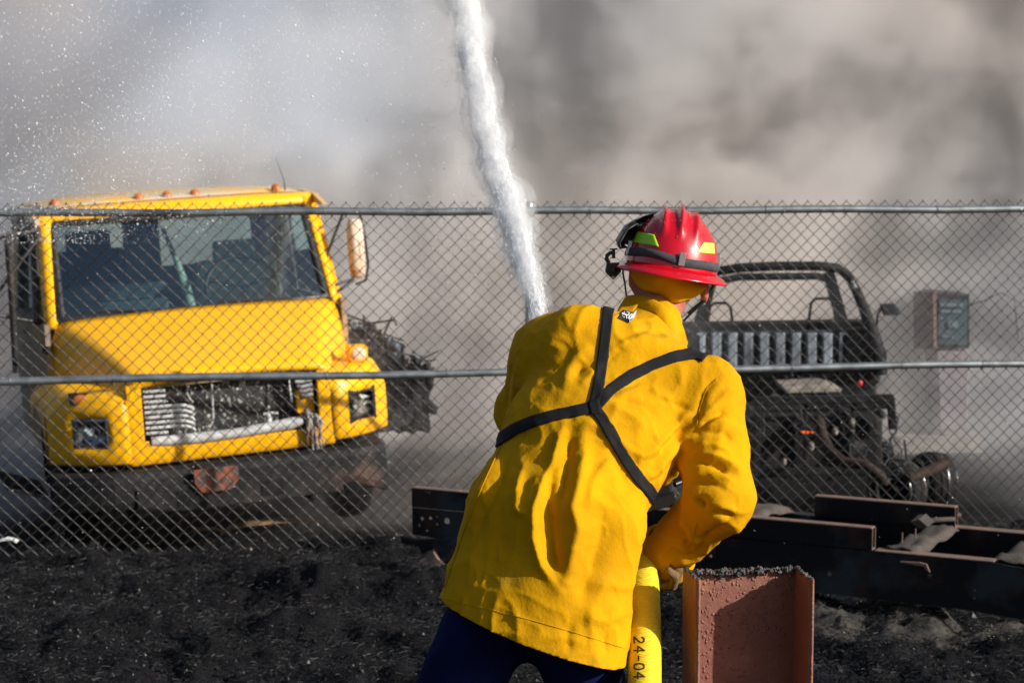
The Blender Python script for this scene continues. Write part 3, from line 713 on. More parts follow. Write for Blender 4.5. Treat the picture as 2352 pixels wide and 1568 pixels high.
# ---------------------------------------------------------------- burnt pickup behind the fence
from mathutils.geometry import delaunay_2d_cdt
def plate_holes(outline, holes, n=12):
    """outline [(x,z)], holes [(x,z,r)] -> verts2d, tris"""
    vs_ = [Vector(p) for p in outline]; ed = [(i, (i + 1) % len(outline)) for i in range(len(outline))]
    for (x, z, r) in holes:
        b = len(vs_); vs_ += [Vector((x + r * math.cos(2 * math.pi * k / n), z + r * math.sin(2 * math.pi * k / n))) for k in range(n)]
        ed += [(b + k, b + (k + 1) % n) for k in range(n)]
    V_, _, F_, *_r = delaunay_2d_cdt(vs_, ed, [], 0, 1e-6)
    out = []
    def inside(p):
        c = False; m = len(outline)
        for i in range(m):
            x1, y1 = outline[i]; x2, y2 = outline[(i + 1) % m]
            if (y1 > p[1]) != (y2 > p[1]) and p[0] < (x2 - x1) * (p[1] - y1) / (y2 - y1) + x1: c = not c
        return c
    for f in F_:
        c = sum((V_[i] for i in f), Vector((0, 0))) / len(f)
        if inside(c) and all((c - Vector((x, z))).length > r for x, z, r in holes): out.append(tuple(f))
    return V_, out
m_char = mat('charred_steel', (.006, .006, .007), .65, spec=.15, col2=(.020, .020, .023), scale=7, bump=.5, bscale=40)
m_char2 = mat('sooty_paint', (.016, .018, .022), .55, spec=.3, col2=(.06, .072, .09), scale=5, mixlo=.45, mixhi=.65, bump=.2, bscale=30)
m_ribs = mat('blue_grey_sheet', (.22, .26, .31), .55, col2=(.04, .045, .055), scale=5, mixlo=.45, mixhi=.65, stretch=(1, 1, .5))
m_brn = mat('brown_rust', (.040, .024, .018), .8, spec=.2, col2=(.016, .013, .012), scale=10, bump=.4, bscale=60)
m_pale = mat('pale_ash', (.30, .26, .22), .9, col2=(.12, .11, .10), scale=14, bump=.5, bscale=60)
def yard(name, label, cat, u, v, Y, group=None):
    p = at(u, v, Y); t = thing(name, label, cat, (float(p[0]), float(p[1]), float(ground_z(p[0:1], p[1:2])[0])), 0, group); t.matrix_world = Matrix.Translation(t.location); return t
def keep(o, t): o.matrix_parent_inverse = Matrix.Translation(-Vector(t.location)); return o
pk = yard('burnt_pickup', 'burnt out black pickup cab with bare roof frame and ribbed bed panel', 'pickup', 1771, 900, 14.2)
CX = 1771
def mir(pts): return [(2 * CX - u, v, Y) for u, v, Y in pts]
def ptube(name, pts, r, m, t, n=8): mb = MB(); mb.tube([at(*p) for p in pts], r, n); return keep(mb.build(name, m, t), t)
ptube('roof_frame', [(1607, 630, 14.1), (1640, 624, 14.05), (1700, 615, 14), (1780, 611, 14), (1880, 611, 14), (1925, 616, 14.02), (1948, 634, 14.05)], [.03, .034, .035, .035, .035, .036, .034], m_char, pk, 10)
ptube('roof_rear_frame', [(1625, 650, 15.1), (1700, 636, 15.1), (1880, 634, 15.1), (1920, 650, 15.1)], .03, m_char, pk)
P1 = [(1946, 630, 14.05), (1966, 665, 14.0), (1985, 710, 13.95), (2004, 765, 13.9), (2018, 815, 13.88), (2020, 860, 13.88)]
P2 = [(1902, 625, 14.6), (1918, 670, 14.6), (1934, 720, 14.6), (1938, 750, 14.6)]
for q in (P1, mir(P1)): ptube('front_pillar', q, [.034, .036, .04, .05, .06, .06], m_char, pk, 10)
for q in (P2, mir(P2)):
    mb = MB(); mb.beam(at(*q[0]), at(*q[-1]), .085, .05, up=(0, 1, 0)); keep(mb.build('rear_pillar', m_char, pk), pk)
for q in ([(1625, 742, 14.3), (1631, 705, 14.3), (1641, 696, 14.3), (1668, 696, 14.3), (1678, 706, 14.3), (1683, 742, 14.3)], [(1858, 735, 14.3), (1863, 696, 14.3), (1873, 686, 14.3), (1903, 685, 14.3), (1913, 694, 14.3), (1920, 735, 14.3)]):
    ptube('headrest_hoop', q, .0115, m_char, pk)
mb = MB(); mb.prism([at(u, v, 14.1) for u, v in ((1545, 745), (1990, 738), (1998, 762), (1545, 770))], (0, .25, 0)); keep(mb.build('cowl', m_char, pk, bevel=.01), pk)
mb = MB(); mb.prism([at(u, v, 14.02) for u, v in ((1550, 762), (1940, 758), (1940, 850), (1550, 850))], (0, .04, 0)); bed = keep(mb.build('shaded_bed_panel', m_char2, pk), pk)  # darker material puts the shade between the ribs into the colour
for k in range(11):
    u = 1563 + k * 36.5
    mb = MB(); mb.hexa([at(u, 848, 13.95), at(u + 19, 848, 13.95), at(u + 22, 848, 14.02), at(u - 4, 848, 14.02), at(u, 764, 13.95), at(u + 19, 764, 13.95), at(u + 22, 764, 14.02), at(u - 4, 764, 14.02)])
    mb.build('lit_panel_rib', m_ribs, bed, bevel=.006)  # paler material paints the ribs as catching the light
for s in (1, -1):
    pts = [(1925, 762), (1985, 752), (2010, 775), (2023, 815), (2024, 880), (1985, 900), (1925, 850)]
    if s < 0: pts = [(2 * CX - u, v) for u, v in pts]
    mb = MB(); mb.prism([at(u, v, 13.95) for u, v in pts], (0, .8, 0)); keep(mb.build('fender', m_char, pk, bevel=.03, segs=3), pk)
mb = MB(); mb.prism([at(u, v, 14.5) for u, v in ((1530, 850), (2015, 850), (2010, 1060), (1530, 1060))], (0, .9, 0)); keep(mb.build('cab_shell', m_char, pk, bevel=.03), pk)
mb = MB(); mb.prism([at(u, v, 14.0) for u, v in ((2022, 699), (2052, 697), (2066, 706), (2069, 721), (2060, 725), (2031, 724))], (0, .05, 0)); mm_ = keep(mb.build('mirror', m_char2, pk, bevel=.006), pk)
mb = MB(); mb.tube([at(2026, 705, 14.02), at(2016, 722, 14.02), at(2012, 765, 14.0)], .010, 6); mb.build('mirror_arm', m_char, mm_)
mb = MB(); mb.tube([at(1958, 646, 13.97), at(1966, 662, 13.95)], .012, 8); keep(mb.build('pillar_glint', m_chr, pk), pk)
mb = MB(); mb.prism([at(u, v, 13.6) for u, v in ((1800, 890), (1900, 884), (1935, 893), (1930, 901), (1805, 903))], (0, .5, 0)); keep(mb.build('ash_covered_panel', m_pale, pk, bevel=.01), pk)
mb = MB(); mb.ball(at(1975, 880, 13.7), .02, 10, 6, (1, .5, 1.3)); keep(mb.build('tail_lens', mat('red_lens', (.45, .02, .02), .35), pk), pk)

# engine bay wreck lying in front of the pickup
ew = yard('burnt_engine_wreck', 'charred engine frame with hanging wires lying before the burnt pickup', 'wreck', 1870, 1000, 13.0)
rr = random.Random(12)
for q, w in ((((1735, 920, 12.9), (2052, 914, 12.9)), .055), (((2046, 912, 12.9), (2050, 985, 12.9)), .05), (((1742, 916, 12.9), (1735, 1085, 12.9)), .045), (((1735, 935, 13.3), (2040, 930, 13.3)), .05), (((1700, 1085, 12.9), (2060, 1080, 12.9)), .06), (((1850, 925, 12.95), (1850, 1080, 12.95)), .03), (((1960, 925, 12.95), (1955, 1080, 12.95)), .03)):
    mb = MB(); mb.beam(at(*q[0]), at(*q[1]), w, w * 1.2, up=(0, 1, 0)); keep(mb.build('frame_bar', m_char, ew, bevel=.006), ew)
mb = MB()
for _ in range(46):
    u, v, Y = rr.uniform(1700, 2040), rr.uniform(950, 1085), rr.uniform(13.0, 13.8); mb.ball(at(u, v, Y), rr.uniform(.03, .11), 7, 5, (rr.uniform(.6, 1.4), 1, rr.uniform(.5, 1.1)))
keep(mb.build('engine_block', m_char, ew, kind='stuff'), ew)
mb = MB()
for _ in range(60):
    u, v, Y = rr.uniform(1690, 2100), rr.uniform(905, 1080), rr.uniform(12.8, 13.3); pts = [at(u, v, Y)]
    for _k in range(4): u += rr.uniform(-16, 16); v += rr.uniform(-4, 34); pts.append(at(u, min(v, 1100), Y + rr.uniform(-.05, .05)))
    mb.tube(pts, rr.choice([.004, .006, .009]), 5)
keep(mb.build('burnt_wiring', m_char2, ew, kind='stuff'), ew)
mb = MB(); mb.prism([at(u, v, 13.0) for u, v in ((1700, 960), (2030, 955), (2030, 1095), (1700, 1095))], (0, .9, 0)); keep(mb.build('engine_mass', m_blk, ew, bevel=.05, segs=3), ew)
for (u, v, r) in ((1918, 990, .022), (1862, 1025, .025), (1957, 970, .022), (1800, 1060, .02)):
    mb = MB(); mb.ball(at(u, v, 12.93), r, 8, 5, (1, 1, 1.5)); keep(mb.build('highlight_bead', m_pale, ew), ew)  # pale beads stand for beige highlights on the wreck
m_emb = bpy.data.materials.new('ember'); m_emb.use_nodes = True
b_ = m_emb.node_tree.nodes['Principled BSDF']; b_.inputs['Base Color'].default_value = (.3, .03, .0, 1); b_.inputs['Emission Color'].default_value = (1, .13, .01, 1); b_.inputs['Emission Strength'].default_value = 1.1
for (u, v, w) in ((1849, 993, .026), (1866, 992, .010)):
    mb = MB(); mb.ball(at(u, v, 12.86), w, 8, 5, (1.2, .6, .5)); keep(mb.build('flame', m_emb, ew), ew)

def tyre_thing(label, u, v, Y, R_, W_, yaw, lean=0):
    p = at(u, v, Y); z = float(ground_z(p[0:1], p[1:2])[0])
    t = thing('burnt_tyre', label, 'tyre', (float(p[0]), float(p[1]), z)); t.rotation_euler = (0, lean, yaw)
    mb = MB(); mb.grid([[(uu * W_, q * R_ * math.cos(a), R_ * .97 + q * R_ * math.sin(a)) for a in np.linspace(0, 2 * math.pi, 33)[:-1]] for uu, q in ((-.42, .62), (-.5, .75), (-.46, .92), (-.3, 1), (.3, 1), (.46, .92), (.5, .75), (.42, .62))], True, False, True); mb.build('tread', m_blk, t, solid=.01)
    for k, uu in enumerate((-.5, -.1, .12, .5)):
        mb = MB(); mb.tube([(uu * W_, (1.012 if abs(uu) < .4 else .80) * R_ * math.cos(a), R_ * .97 + (1.012 if abs(uu) < .4 else .80) * R_ * math.sin(a)) for a in np.linspace(0, 2 * math.pi, 33)], .006, 5, cap=False); mb.build('bead_wire', m_chr if k != 1 else m_brn, t)
    mb = MB(); mb.grid([[(uu, q * math.cos(a), R_ * .97 + q * math.sin(a)) for a in np.linspace(0, 2 * math.pi, 25)[:-1]] for uu, q in ((.0, R_ * .6), (.02, R_ * .4), (-.02, .02))], True, False, True); mb.build('rim', m_char, t, solid=.01)
tyre_thing('burnt tyre with bare steel wires standing right of the charred engine frame', 2142, 1080, 13.4, .205, .22, .25)
tyre_thing('burnt tyre touching the right end of the charred engine frame', 2062, 1085, 13.2, .20, .22, .9)
mb = MB(); mb.tube([at(*p) for p in ((1880, 960, 12.9), (1888, 1000, 12.8), (1905, 1035, 12.7), (1940, 1062, 12.6), (1985, 1066, 12.5), (2020, 1090, 12.5), (2035, 1112, 12.5))], [.036, .038, .04, .036, .034, .036, .034], 10)
tag(mb.build('exhaust_pipe', m_brn, None), 'bent brown exhaust pipe lying against the charred engine frame', 'pipe')
mb = MB(); mb.tube([at(*p) for p in ((2085, 1098, 12.6), (2130, 1082, 12.7), (2178, 1062, 12.8))], .037, 10)
tag(mb.build('steel_pipe', m_brn, None), 'straight reddish brown pipe lying before the standing burnt tyre', 'pipe')

# old fuel pump in the smoke
pu = yard('fuel_pump', 'old fuel pump standing faint in the smoke at the right', 'fuel pump', 2163, 900, 16.05)
gz0 = pu.location.z
def pl(u, v, Y=15.0): return at(u, v, Y + 1.05)
mb = MB(); mb.prism([pl(2148, 672), pl(2228, 676), pl(2228, 800), pl(2148, 800)], (0, .5, 0)); keep(mb.build('upper_cabinet', m_char2, pu, bevel=.01), pu)
mb = MB(); mb.hexa([pl(2098, 800, 15.25), pl(2146, 802, 15.0), pl(2146, 802, 15.6), pl(2100, 800, 15.7), pl(2098, 668, 15.25), pl(2146, 670, 15.0), pl(2146, 670, 15.6), pl(2100, 668, 15.7)]); keep(mb.build('side_panel', mat('dark_purple_panel', (.07, .05, .055), .6), pu), pu)
mb = MB(); mb.prism([pl(2152, 806), pl(2226, 806), pl(2222, 985), pl(2160, 985)], (0, .5, 0)); keep(mb.build('lower_cabinet', mat('faded_pink', (.24, .20, .22), .7, col2=(.17, .16, .18), scale=4), pu, bevel=.01), pu)
mb = MB(); mb.prism([pl(2156, 688, 14.98), pl(2222, 690, 14.98), pl(2220, 792, 14.98), pl(2156, 790, 14.98)], (0, .015, 0)); dial = keep(mb.build('dial_face', mat('teal_dial', (.05, .09, .11), .3), pu), pu)
for (a, b, c, d) in ((2160, 696, 2212, 704), (2162, 712, 2208, 718), (2178, 738, 2200, 752), (2164, 770, 2190, 774)):
    mb = MB(); mb.prism([pl(a, b, 14.965), pl(c, b, 14.965), pl(c, d, 14.965), pl(a, d, 14.965)], (0, .008, 0)); o = mb.build('dial_strip', mat('dial_grey', (.13, .17, .19), .5), dial)
mb = MB(); mb.beam(pl(2146, 670, 14.97), pl(2148, 800, 14.97), .025, .03, up=(0, 1, 0)); keep(mb.build('corner_post', mat('salmon_trim', (.20, .13, .12), .6), pu), pu)
mb = MB(); mb.box((pu.location.x - .35, 16.0, gz0 - .1), (pu.location.x + .35, 16.75, gz0 + .14)); keep(mb.build('pump_base', m_pale, pu), pu)
ptube('pump_hose', [(2230, 700, 16.15), (2262, 690, 16.15), (2300, 672, 16.15), (2330, 690, 16.15), (2338, 780, 16.15)], .005, m_char2, pu)

# heap of scrap behind the yellow truck
sp = yard('scrap_heap', 'tangled heap of burnt pipes and crumpled sheet metal right of the yellow truck', 'scrap heap', 860, 850, 14.0)
rr = random.Random(21)
def hv(u): return 715 + max(0, (u - 790)) * .62 + 12 * math.sin(u * .07)
mb = MB()
for _ in range(90):
    u = rr.uniform(740, 985); v0 = hv(u); v = v0 + rr.uniform(0, 1) ** 1.5 * 130; Y = 14.0 + rr.uniform(-.4, .6); a = rr.gauss(.55, .6); L = rr.uniform(20, 80)
    mb.tube([at(u - L / 2 * math.cos(a), max(hv(u) - 12, v - L / 2 * math.sin(a)), Y), at(u + rr.uniform(-5, 5), v + rr.uniform(-5, 5), Y + rr.uniform(-.05, .05)), at(u + L / 2 * math.cos(a), v + L / 2 * math.sin(a), Y + rr.uniform(-.2, .2))], rr.choice([.006, .01, .02, .03]), 6)
keep(mb.build('bent_pipes', m_char, sp, kind='stuff'), sp)
mb = MB(); G = []
for i in range(9):
    G.append([at(745 + 240 * j / 14, min(985, (hv(745 + 240 * j / 14) + 25) + i * 36), 14.3 - i * .10) + np.array([0, rr.uniform(-.1, .1), rr.uniform(-.03, .03)]) for j in range(15)])
mb.grid(G, False); keep(mb.build('heap_mass', m_char, sp, solid=.02), sp)
for (u, v, w, h, mm) in ((790, 745, 36, 18, m_pale), (830, 752, 48, 14, m_ribs), (805, 770, 40, 16, m_pale), (905, 800, 30, 26, m_ribs), (868, 765, 26, 12, m_pale), (900, 790, 20, 30, m_ribs), (955, 830, 24, 20, m_char2)):
    mb = MB(); G = [[at(u + w * (j / 5 - .5) + rr.uniform(-2, 2), v + h * (i / 3 - .5) + .35 * w * (j / 5 - .5) + rr.uniform(-3, 3), 13.7 + rr.uniform(-.05, .05)) for j in range(6)] for i in range(4)]
    mb.grid(G, False); keep(mb.build('crumpled_sheet', mm, sp, solid=.006), sp)
for q in ([(792, 722, 13.6), (850, 742, 13.6), (905, 735, 13.6), (912, 748, 13.6)], [(835, 722, 13.6), (838, 760, 13.6), (842, 820, 13.5)], [(870, 830, 13.5), (885, 760, 13.6), (900, 728, 13.6)]): ptube('bent_rod', q, .008, m_brn, sp, 6)

# ---------------------------------------------------------------- burnt truck chassis lying in front of the fence
ch = thing('truck_chassis', 'burnt steel truck chassis lying on the ash in front of the fence', 'chassis', (.8, 8.9, 0), math.atan2(-.447, .894))
m_rail = mat('black_burnt_rail', (.008, .008, .010), .7, spec=.18, col2=(.030, .019, .016), scale=4, mixlo=.5, mixhi=.62, bump=.25, bscale=70, col3=(.028, .036, .045), scale3=2.2, lo3=.56, hi3=.66)
m_edge = mat('rusty_lit_steel', (.20, .12, .09), .85, col2=(.12, .09, .08), scale=14, bump=.4, bscale=90)  # rust brown that also carries the sunlit tone of upper faces
def rect_tube(name, s0, s1, y, z0, z1, w=.05, th=.006):
    mb = MB()
    mb.box((s0, y, z0), (s1, y + th, z1)); mb.box((s0, y + w - th, z0), (s1, y + w, z1)); mb.box((s0, y + th, z0), (s1, y + w - th, z0 + th))
    o = mb.build(name, m_rail, ch, bevel=.002)
    mb = MB(); mb.box((s0, y - .0012, z1 - .002), (s1 + .002, y + w + .001, z1 + .006)); t_ = mb.build('lit_top_face', m_edge, o, bevel=.003)  # lighter sheet paints the sunlit top of the tube
    mb = MB()
    for a, b, c, d in ((y, y + th, z0, z1), (y + w - th, y + w, z0, z1), (y + th, y + w - th, z0, z0 + th)): mb.box((s1 + .0002, a, c), (s1 + .004, b, d))
    mb.build('cut_end', m_edge, o, kind='stuff'); return o
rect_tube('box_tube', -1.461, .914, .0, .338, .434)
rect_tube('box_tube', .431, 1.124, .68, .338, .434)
for y0, sgn, holes in ((.004, 1, [(.72, .21, .011), (1.18, .245, .010), (1.38, .20, .006), (1.38, .165, .006), (-.35, .27, .008), (.30, .28, .007)]), (.70, -1, [])):
    V_, F_ = plate_holes([(-.95, .12), (.9, .115), (1.35, .11), (1.62, .09), (1.95, .0), (1.95, .16), (1.78, .27), (1.62, .315), (1.45, .332), (-.95, .332)], holes)
    mb = MB(); mb.add([(v.x, y0, v.y) for v in V_], F_); rl = mb.build('frame_rail', m_rail, ch, solid=.006)
    for (za, zb) in ((.326, .332), (.115, .121)):
        mb = MB(); mb.box((-.95, y0 + .007, za), (1.40, y0 + .07, zb)); f_ = mb.build('flange', m_rail, rl)
        if za > .2: mb = MB(); mb.box((.93, y0 - .001, .3325), (1.46, y0 + .07, .337)); mb.build('lit_rusty_edge', m_edge, rl)  # lighter strip paints the sunlit top of the rail
V_, F_ = plate_holes([(-1.461, .335), (-.95, .335), (-.95, .13), (-1.12, .15), (-1.28, .188), (-1.461, .196)], [(-1.405, .283, .0095), (-1.355, .289, .0085), (-1.262, .283, .0165), (-1.318, .30, .004), (-1.318, .262, .006), (-1.42, .248, .0065), (-1.375, .224, .007), (-1.17, .212, .006)])
mb = MB(); mb.add([(v.x, .004, v.y) for v in V_], F_); mb.build('end_plate', m_rail, ch, solid=.006)
mb = MB(); mb.prism([(-1.53, -.01, .185), (-1.44, -.01, .175), (-1.25, -.01, .20), (-1.05, -.01, .30), (-.98, -.01, .27), (-1.10, -.01, .16), (-1.25, -.01, .12), (-1.35, -.01, .13), (-1.40, -.01, .105), (-1.42, -.01, .14), (-1.52, -.01, .145)], (0, .035, 0)); mb.build('shackle', m_rail, ch, bevel=.008)
mb = MB(); mb.tube([(-1.16, .03, .20), (-1.27, .02, .10), (-1.36, .01, .02), (-1.42, .0, -.06)], [.055, .052, .055, .06], 14); mb.build('strut', m_rail, ch)
mb = MB(); mb.tube([(-1.29, .005, .10), (-1.36, .0, .03), (-1.42, -.01, -.06)], [.058, .064, .068], 14); mb.build('lit_strut_end', m_edge, ch)  # lighter sleeve paints the lit beige lower end of the strut
def slab(name, s0, s1, y0, y1, z, skew=.0, m=m_edge, amp=.012, seed=0, arch=0):
    r_ = random.Random(seed); G = []
    for i in range(12):
        y = y0 + (y1 - y0) * i / 11
        G.append([(s0 + (s1 - s0) * j / 7 + skew * i / 11 + (r_.uniform(-.012, .012) if j in (0, 7) else 0), y, z + arch * math.sin(math.pi * i / 11) + amp * math.sin(i * 1.3 + j * .9 + seed) * math.sin(j * 1.1) + r_.uniform(-.003, .003) - (.03 if j in (0, 7) else 0)) for j in range(8)])
    mb = MB(); mb.grid(G, True); return mb.build(name, m, ch, solid=.006)
m_slab = mat('ash_dusted_steel', (.075, .060, .050), .85, col2=(.035, .028, .026), scale=9, bump=.5, bscale=70)
slab('cross_member', .955, 1.10, .05, .72, .345, .04, m_slab, .012, 1)
slab('cross_member', 1.42, 1.62, .05, .72, .335, .05, m_slab, .014, 5)
slab('cross_member', .10, .33, .05, .72, .36, .0, m_slab, .008, 8, arch=.055)
slab('cross_member', -.70, -.50, .05, .72, .30, .0, m_slab, .008, 9)
mb = MB(); mb.hexa([(.98, .42, .40), (1.02, .42, .37), (1.03, .55, .37), (.98, .55, .41), (1.02, .42, .415), (1.06, .42, .385), (1.06, .55, .385), (1.02, .55, .42)]); mb.build('bent_tab', m_slab, ch)
for s, y in ((1.0, .2), (1.03, .32)): mb = MB(); mb.tube([(s, y, .345), (s, y, .39)], .003, 6); mb.build('stud', m_edge, ch)
for y0 in (.02, .14): mb = MB(); mb.tube([(.95, .55 + y0, .37), (1.08, .60 + y0, .385), (1.12, .66 + y0, .38)], .012, 6); mb.build('bent_strap', m_slab, ch)
mb = MB(); mb.prism([(1.05, -.004, .302), (1.14, -.004, .306), (1.17, -.004, .30), (1.185, -.004, .265), (1.17, -.004, .27), (1.155, -.004, .288), (1.05, -.004, .296)], (0, -.012, 0)); mb.build('welded_bracket', m_edge, ch, bevel=.002)
mb = MB(); mb.box((.05, -.012, .225), (.17, .002, .315)); bpq = mb.build('bolt_plate', m_rail, ch, bevel=.004)
for a in (.07, .15):
    for b in (.24, .30): mb = MB(); mb.tube([(a, -.022, b), (a, -.011, b)], .007, 6); mb.build('bolt', m_edge, bpq)

# ---------------------------------------------------------------- cut off steel channel post in the foreground
m_red_st = mat('oxide_red_paint', (.215, .080, .055), .62, col2=(.165, .06, .044), scale=5, bump=.35, bscale=55, col3=(.26, .105, .065), scale3=11, lo3=.55, hi3=.68, bdetail=6)
m_edge2 = mat('worn_steel_edge', (.12, .085, .08), .5, metal=.4, col2=(.30, .12, .08), scale=40, bump=.6, bscale=120)
m_slag = mat('torch_slag', (.030, .031, .034), .35, metal=.4, col2=(.12, .12, .13), scale=50, bump=.8, bscale=120)
bx = at(1719, 1330, 4.64)
post = thing('steel_post', 'oxide red steel channel post with a rough torch cut top beside the hose', 'post', (float(bx[0]), float(bx[1]), 0), rad(8))
PW, PD, PZ = .296, .135, 1.078
mb = MB(); G = []
rr = random.Random(3)
nzs = [-.1 + (PZ + .1) * i / 40 for i in range(41)]
for z in nzs:
    top_ = z > PZ - .001
    G.append([(x, .065 + .0015 * math.sin(z * 40 + x * 30) * 0, z - (rr.uniform(0, .006) if top_ else 0)) for x in np.linspace(-PW / 2 + .008, PW / 2 - .008, 41)])
mb.grid(G, False); web = mb.build('web', m_red_st, post, solid=.009)
# paint blisters on the web
mb = MB()
for _ in range(420):
    x = rr.uniform(-PW / 2 + .015, PW / 2 - .02); z = PZ - abs(rr.gauss(0, .16)) - .01
    if rr.random() < .25: x = -PW / 2 + .02 + abs(rr.gauss(0, .05)); z = rr.uniform(.55, PZ - .02)
    if z < .5 or abs(x) > PW / 2 - .015: continue
    mb.ball((x, .0645, z), rr.uniform(.0012, .0042), 6, 3, (rr.uniform(.7, 1.4), .45, rr.uniform(.8, 1.8)))
mb.build('paint_blisters', m_red_st, web, kind='stuff')
for s in (-1, 1):
    mb = MB(); x0, x1 = (s * PW / 2, s * (PW / 2 - .012)); x0, x1 = min(x0, x1), max(x0, x1)
    top_ = PZ + (.004 if s < 0 else -.004)
    G = []
    for i in range(30):
        z = -.1 + (top_ + .1) * i / 29; r1 = .001 * math.sin(z * 31) + rr.uniform(-.0006, .0006)
        G.append([(x0, -PD / 2 + r1 + .002, z), (x0 + .003, -PD / 2 + r1 - .001, z), (x1 - .003, -PD / 2 + r1 - .001, z), (x1, -PD / 2 + r1 + .002, z), (x1 - (.003 if s < 0 else 0), PD / 2 + .006, z), (x0, PD / 2 + .006, z)])
    mb.grid(G, False, False, True); mb.add(G[-1], [(0, 1, 2, 3, 4, 5)]); fl = mb.build('flange', m_red_st, post)
    mb = MB(); mb.tube([(s * (PW / 2 - .006), -PD / 2 - .0005 + rr.uniform(-.0006, .0006), .3 + (top_ - .3) * i / 24) for i in range(25)], [.0052 * rr.uniform(.8, 1.1) for _ in range(25)], 6, flat=.6); mb.build('flange_edge', m_edge2, fl)
mb = MB()
for k in range(150):
    x = -PW / 2 + .006 + (PW - .012) * rr.random(); r_ = rr.uniform(.0018, .0055)
    mb.ball((x, .058 + rr.uniform(-.006, .008), PZ - .003 + rr.uniform(-.009, .003) - (rr.uniform(0, .012) if rr.random() < .3 else 0)), r_, 7, 5, (rr.uniform(.8, 1.5), 1, rr.uniform(.7, 2.0)))
for s in (-1, 1):
    for k in range(36): mb.ball((s * (PW / 2 - .006) + rr.uniform(-.005, .005), rr.uniform(-PD / 2, PD / 2), PZ + (.004 if s < 0 else -.003) + rr.uniform(-.003, .002)), rr.uniform(.002, .0055), 7, 5)
mb.build('cut_slag', m_slag, post, kind='stuff')

# ---------------------------------------------------------------- debris on the ground
def chunk(name, label, cat, u, v, z, sz, m, yaw=0, seed=0):
    r = ray(u, v); p = _C + r * ((z - CAM_H) / r[2]); rr_ = random.Random(seed); t = MB()
    G = []
    for i in range(5):
        G.append([((j / 6 - .5) * sz[0] + rr_.uniform(-.1, .1) * sz[0] * .3, (i / 4 - .5) * sz[1] + rr_.uniform(-.1, .1) * sz[1] * .4, sz[2] * (1 - abs(j / 3 - 1) ** 3) * (.6 + .4 * rr_.random())) for j in range(7)])
    t.grid(G, False); o = t.build(name, m, None, solid=.008); o.location = (float(p[0]), float(p[1]), z + .01); o.rotation_euler = (0, 0, yaw); return tag(o, label, cat)
m_wood = mat('scorched_wood', (.34, .20, .11), .85, col2=(.12, .08, .05), scale=12)
m_whi = mat('white_scrap', (.70, .72, .74), .6)
chunk('scorched_board', 'long scorched light brown board on the ground under the truck bumper', 'board', 640, 1206, -.30, (.62, .12, .03), m_wood, .3, 1)
chunk('scorched_board', 'short scorched board lying left of the longer board under the truck', 'board', 475, 1224, -.28, (.22, .07, .03), m_wood, .1, 2)
chunk('white_scrap', 'white scrap of sheet on the ground at the left edge behind the fence', 'scrap', 16, 1246, -.02, (.12, .06, .02), m_whi, .1, 3)
# sandy scorched earth showing through under the chassis
mb = MB(); G = []
for i in range(26):
    G.append([(1.0 + 1.45 * j / 40, 7.95 + .75 * i / 25, 0) for j in range(41)])
A_ = np.array(G).reshape(-1, 3); nn = fbm(A_ * 4.5, 4, 77); ed = np.minimum.reduce([(A_[:, 0] - 1.0), (2.45 - A_[:, 0]), (A_[:, 1] - 7.95), (8.7 - A_[:, 1])]) * 4
A_[:, 2] = gz_at(A_[:, 0], A_[:, 1]) + np.clip(ed, 0, 1) * .055 + nn * .03 - .045
tag(link('sand', np_mesh('sand', A_, np.array([(i * 41 + j, i * 41 + j + 1, (i + 1) * 41 + j + 1, (i + 1) * 41 + j) for i in range(25) for j in range(40)])), None, mat('sandy_earth', (.06, .052, .042), .95, col2=(.012, .012, .012), scale=14, bump=1, bscale=90)), None, None, None, 'structure')
ash_heaps = [(-.65, 8.9, .9, .45, .10), (-1.2, 8.35, .7, .3, .06), (.0, 8.55, .5, .25, .07)]
# ---------------------------------------------------------------- implicit surfaces -> one continuous skin
def seg(P, A, B, ra, rb, xdir=(1, 0, 0)):
    """distance to a tapered limb of elliptic section; ra, rb = (half width along xdir, half depth)"""
    A = np.asarray(A, float); B = np.asarray(B, float); d = B - A; L = np.linalg.norm(d) + 1e-9; d = d / L
    x = np.asarray(xdir, float); x = x - d * (x @ d); x /= np.linalg.norm(x); y = np.cross(d, x)
    if np.isscalar(ra): ra = (ra, ra)
    if np.isscalar(rb): rb = (rb, rb)
    Q = P - A; t = np.clip((Q @ d) / L, 0, 1); e = (Q @ d) - t * L
    rx = ra[0] + (rb[0] - ra[0]) * t; ry = ra[1] + (rb[1] - ra[1]) * t; rc = np.minimum(rx, ry)
    k = np.sqrt((Q @ x / rx) ** 2 + (Q @ y / ry) ** 2 + (e / rc) ** 2)
    return (k - 1) * rc
def ell(P, c, r, M=None):
    Q = P - np.asarray(c)
    if M is not None: Q = Q @ np.asarray(M)
    return (np.sqrt(((Q / np.asarray(r)) ** 2).sum(1)) - 1) * min(r)
def smin(a, b, k):
    h = np.clip(.5 + .5 * (b - a) / k, 0, 1); return b + (a - b) * h - k * h * (1 - h)
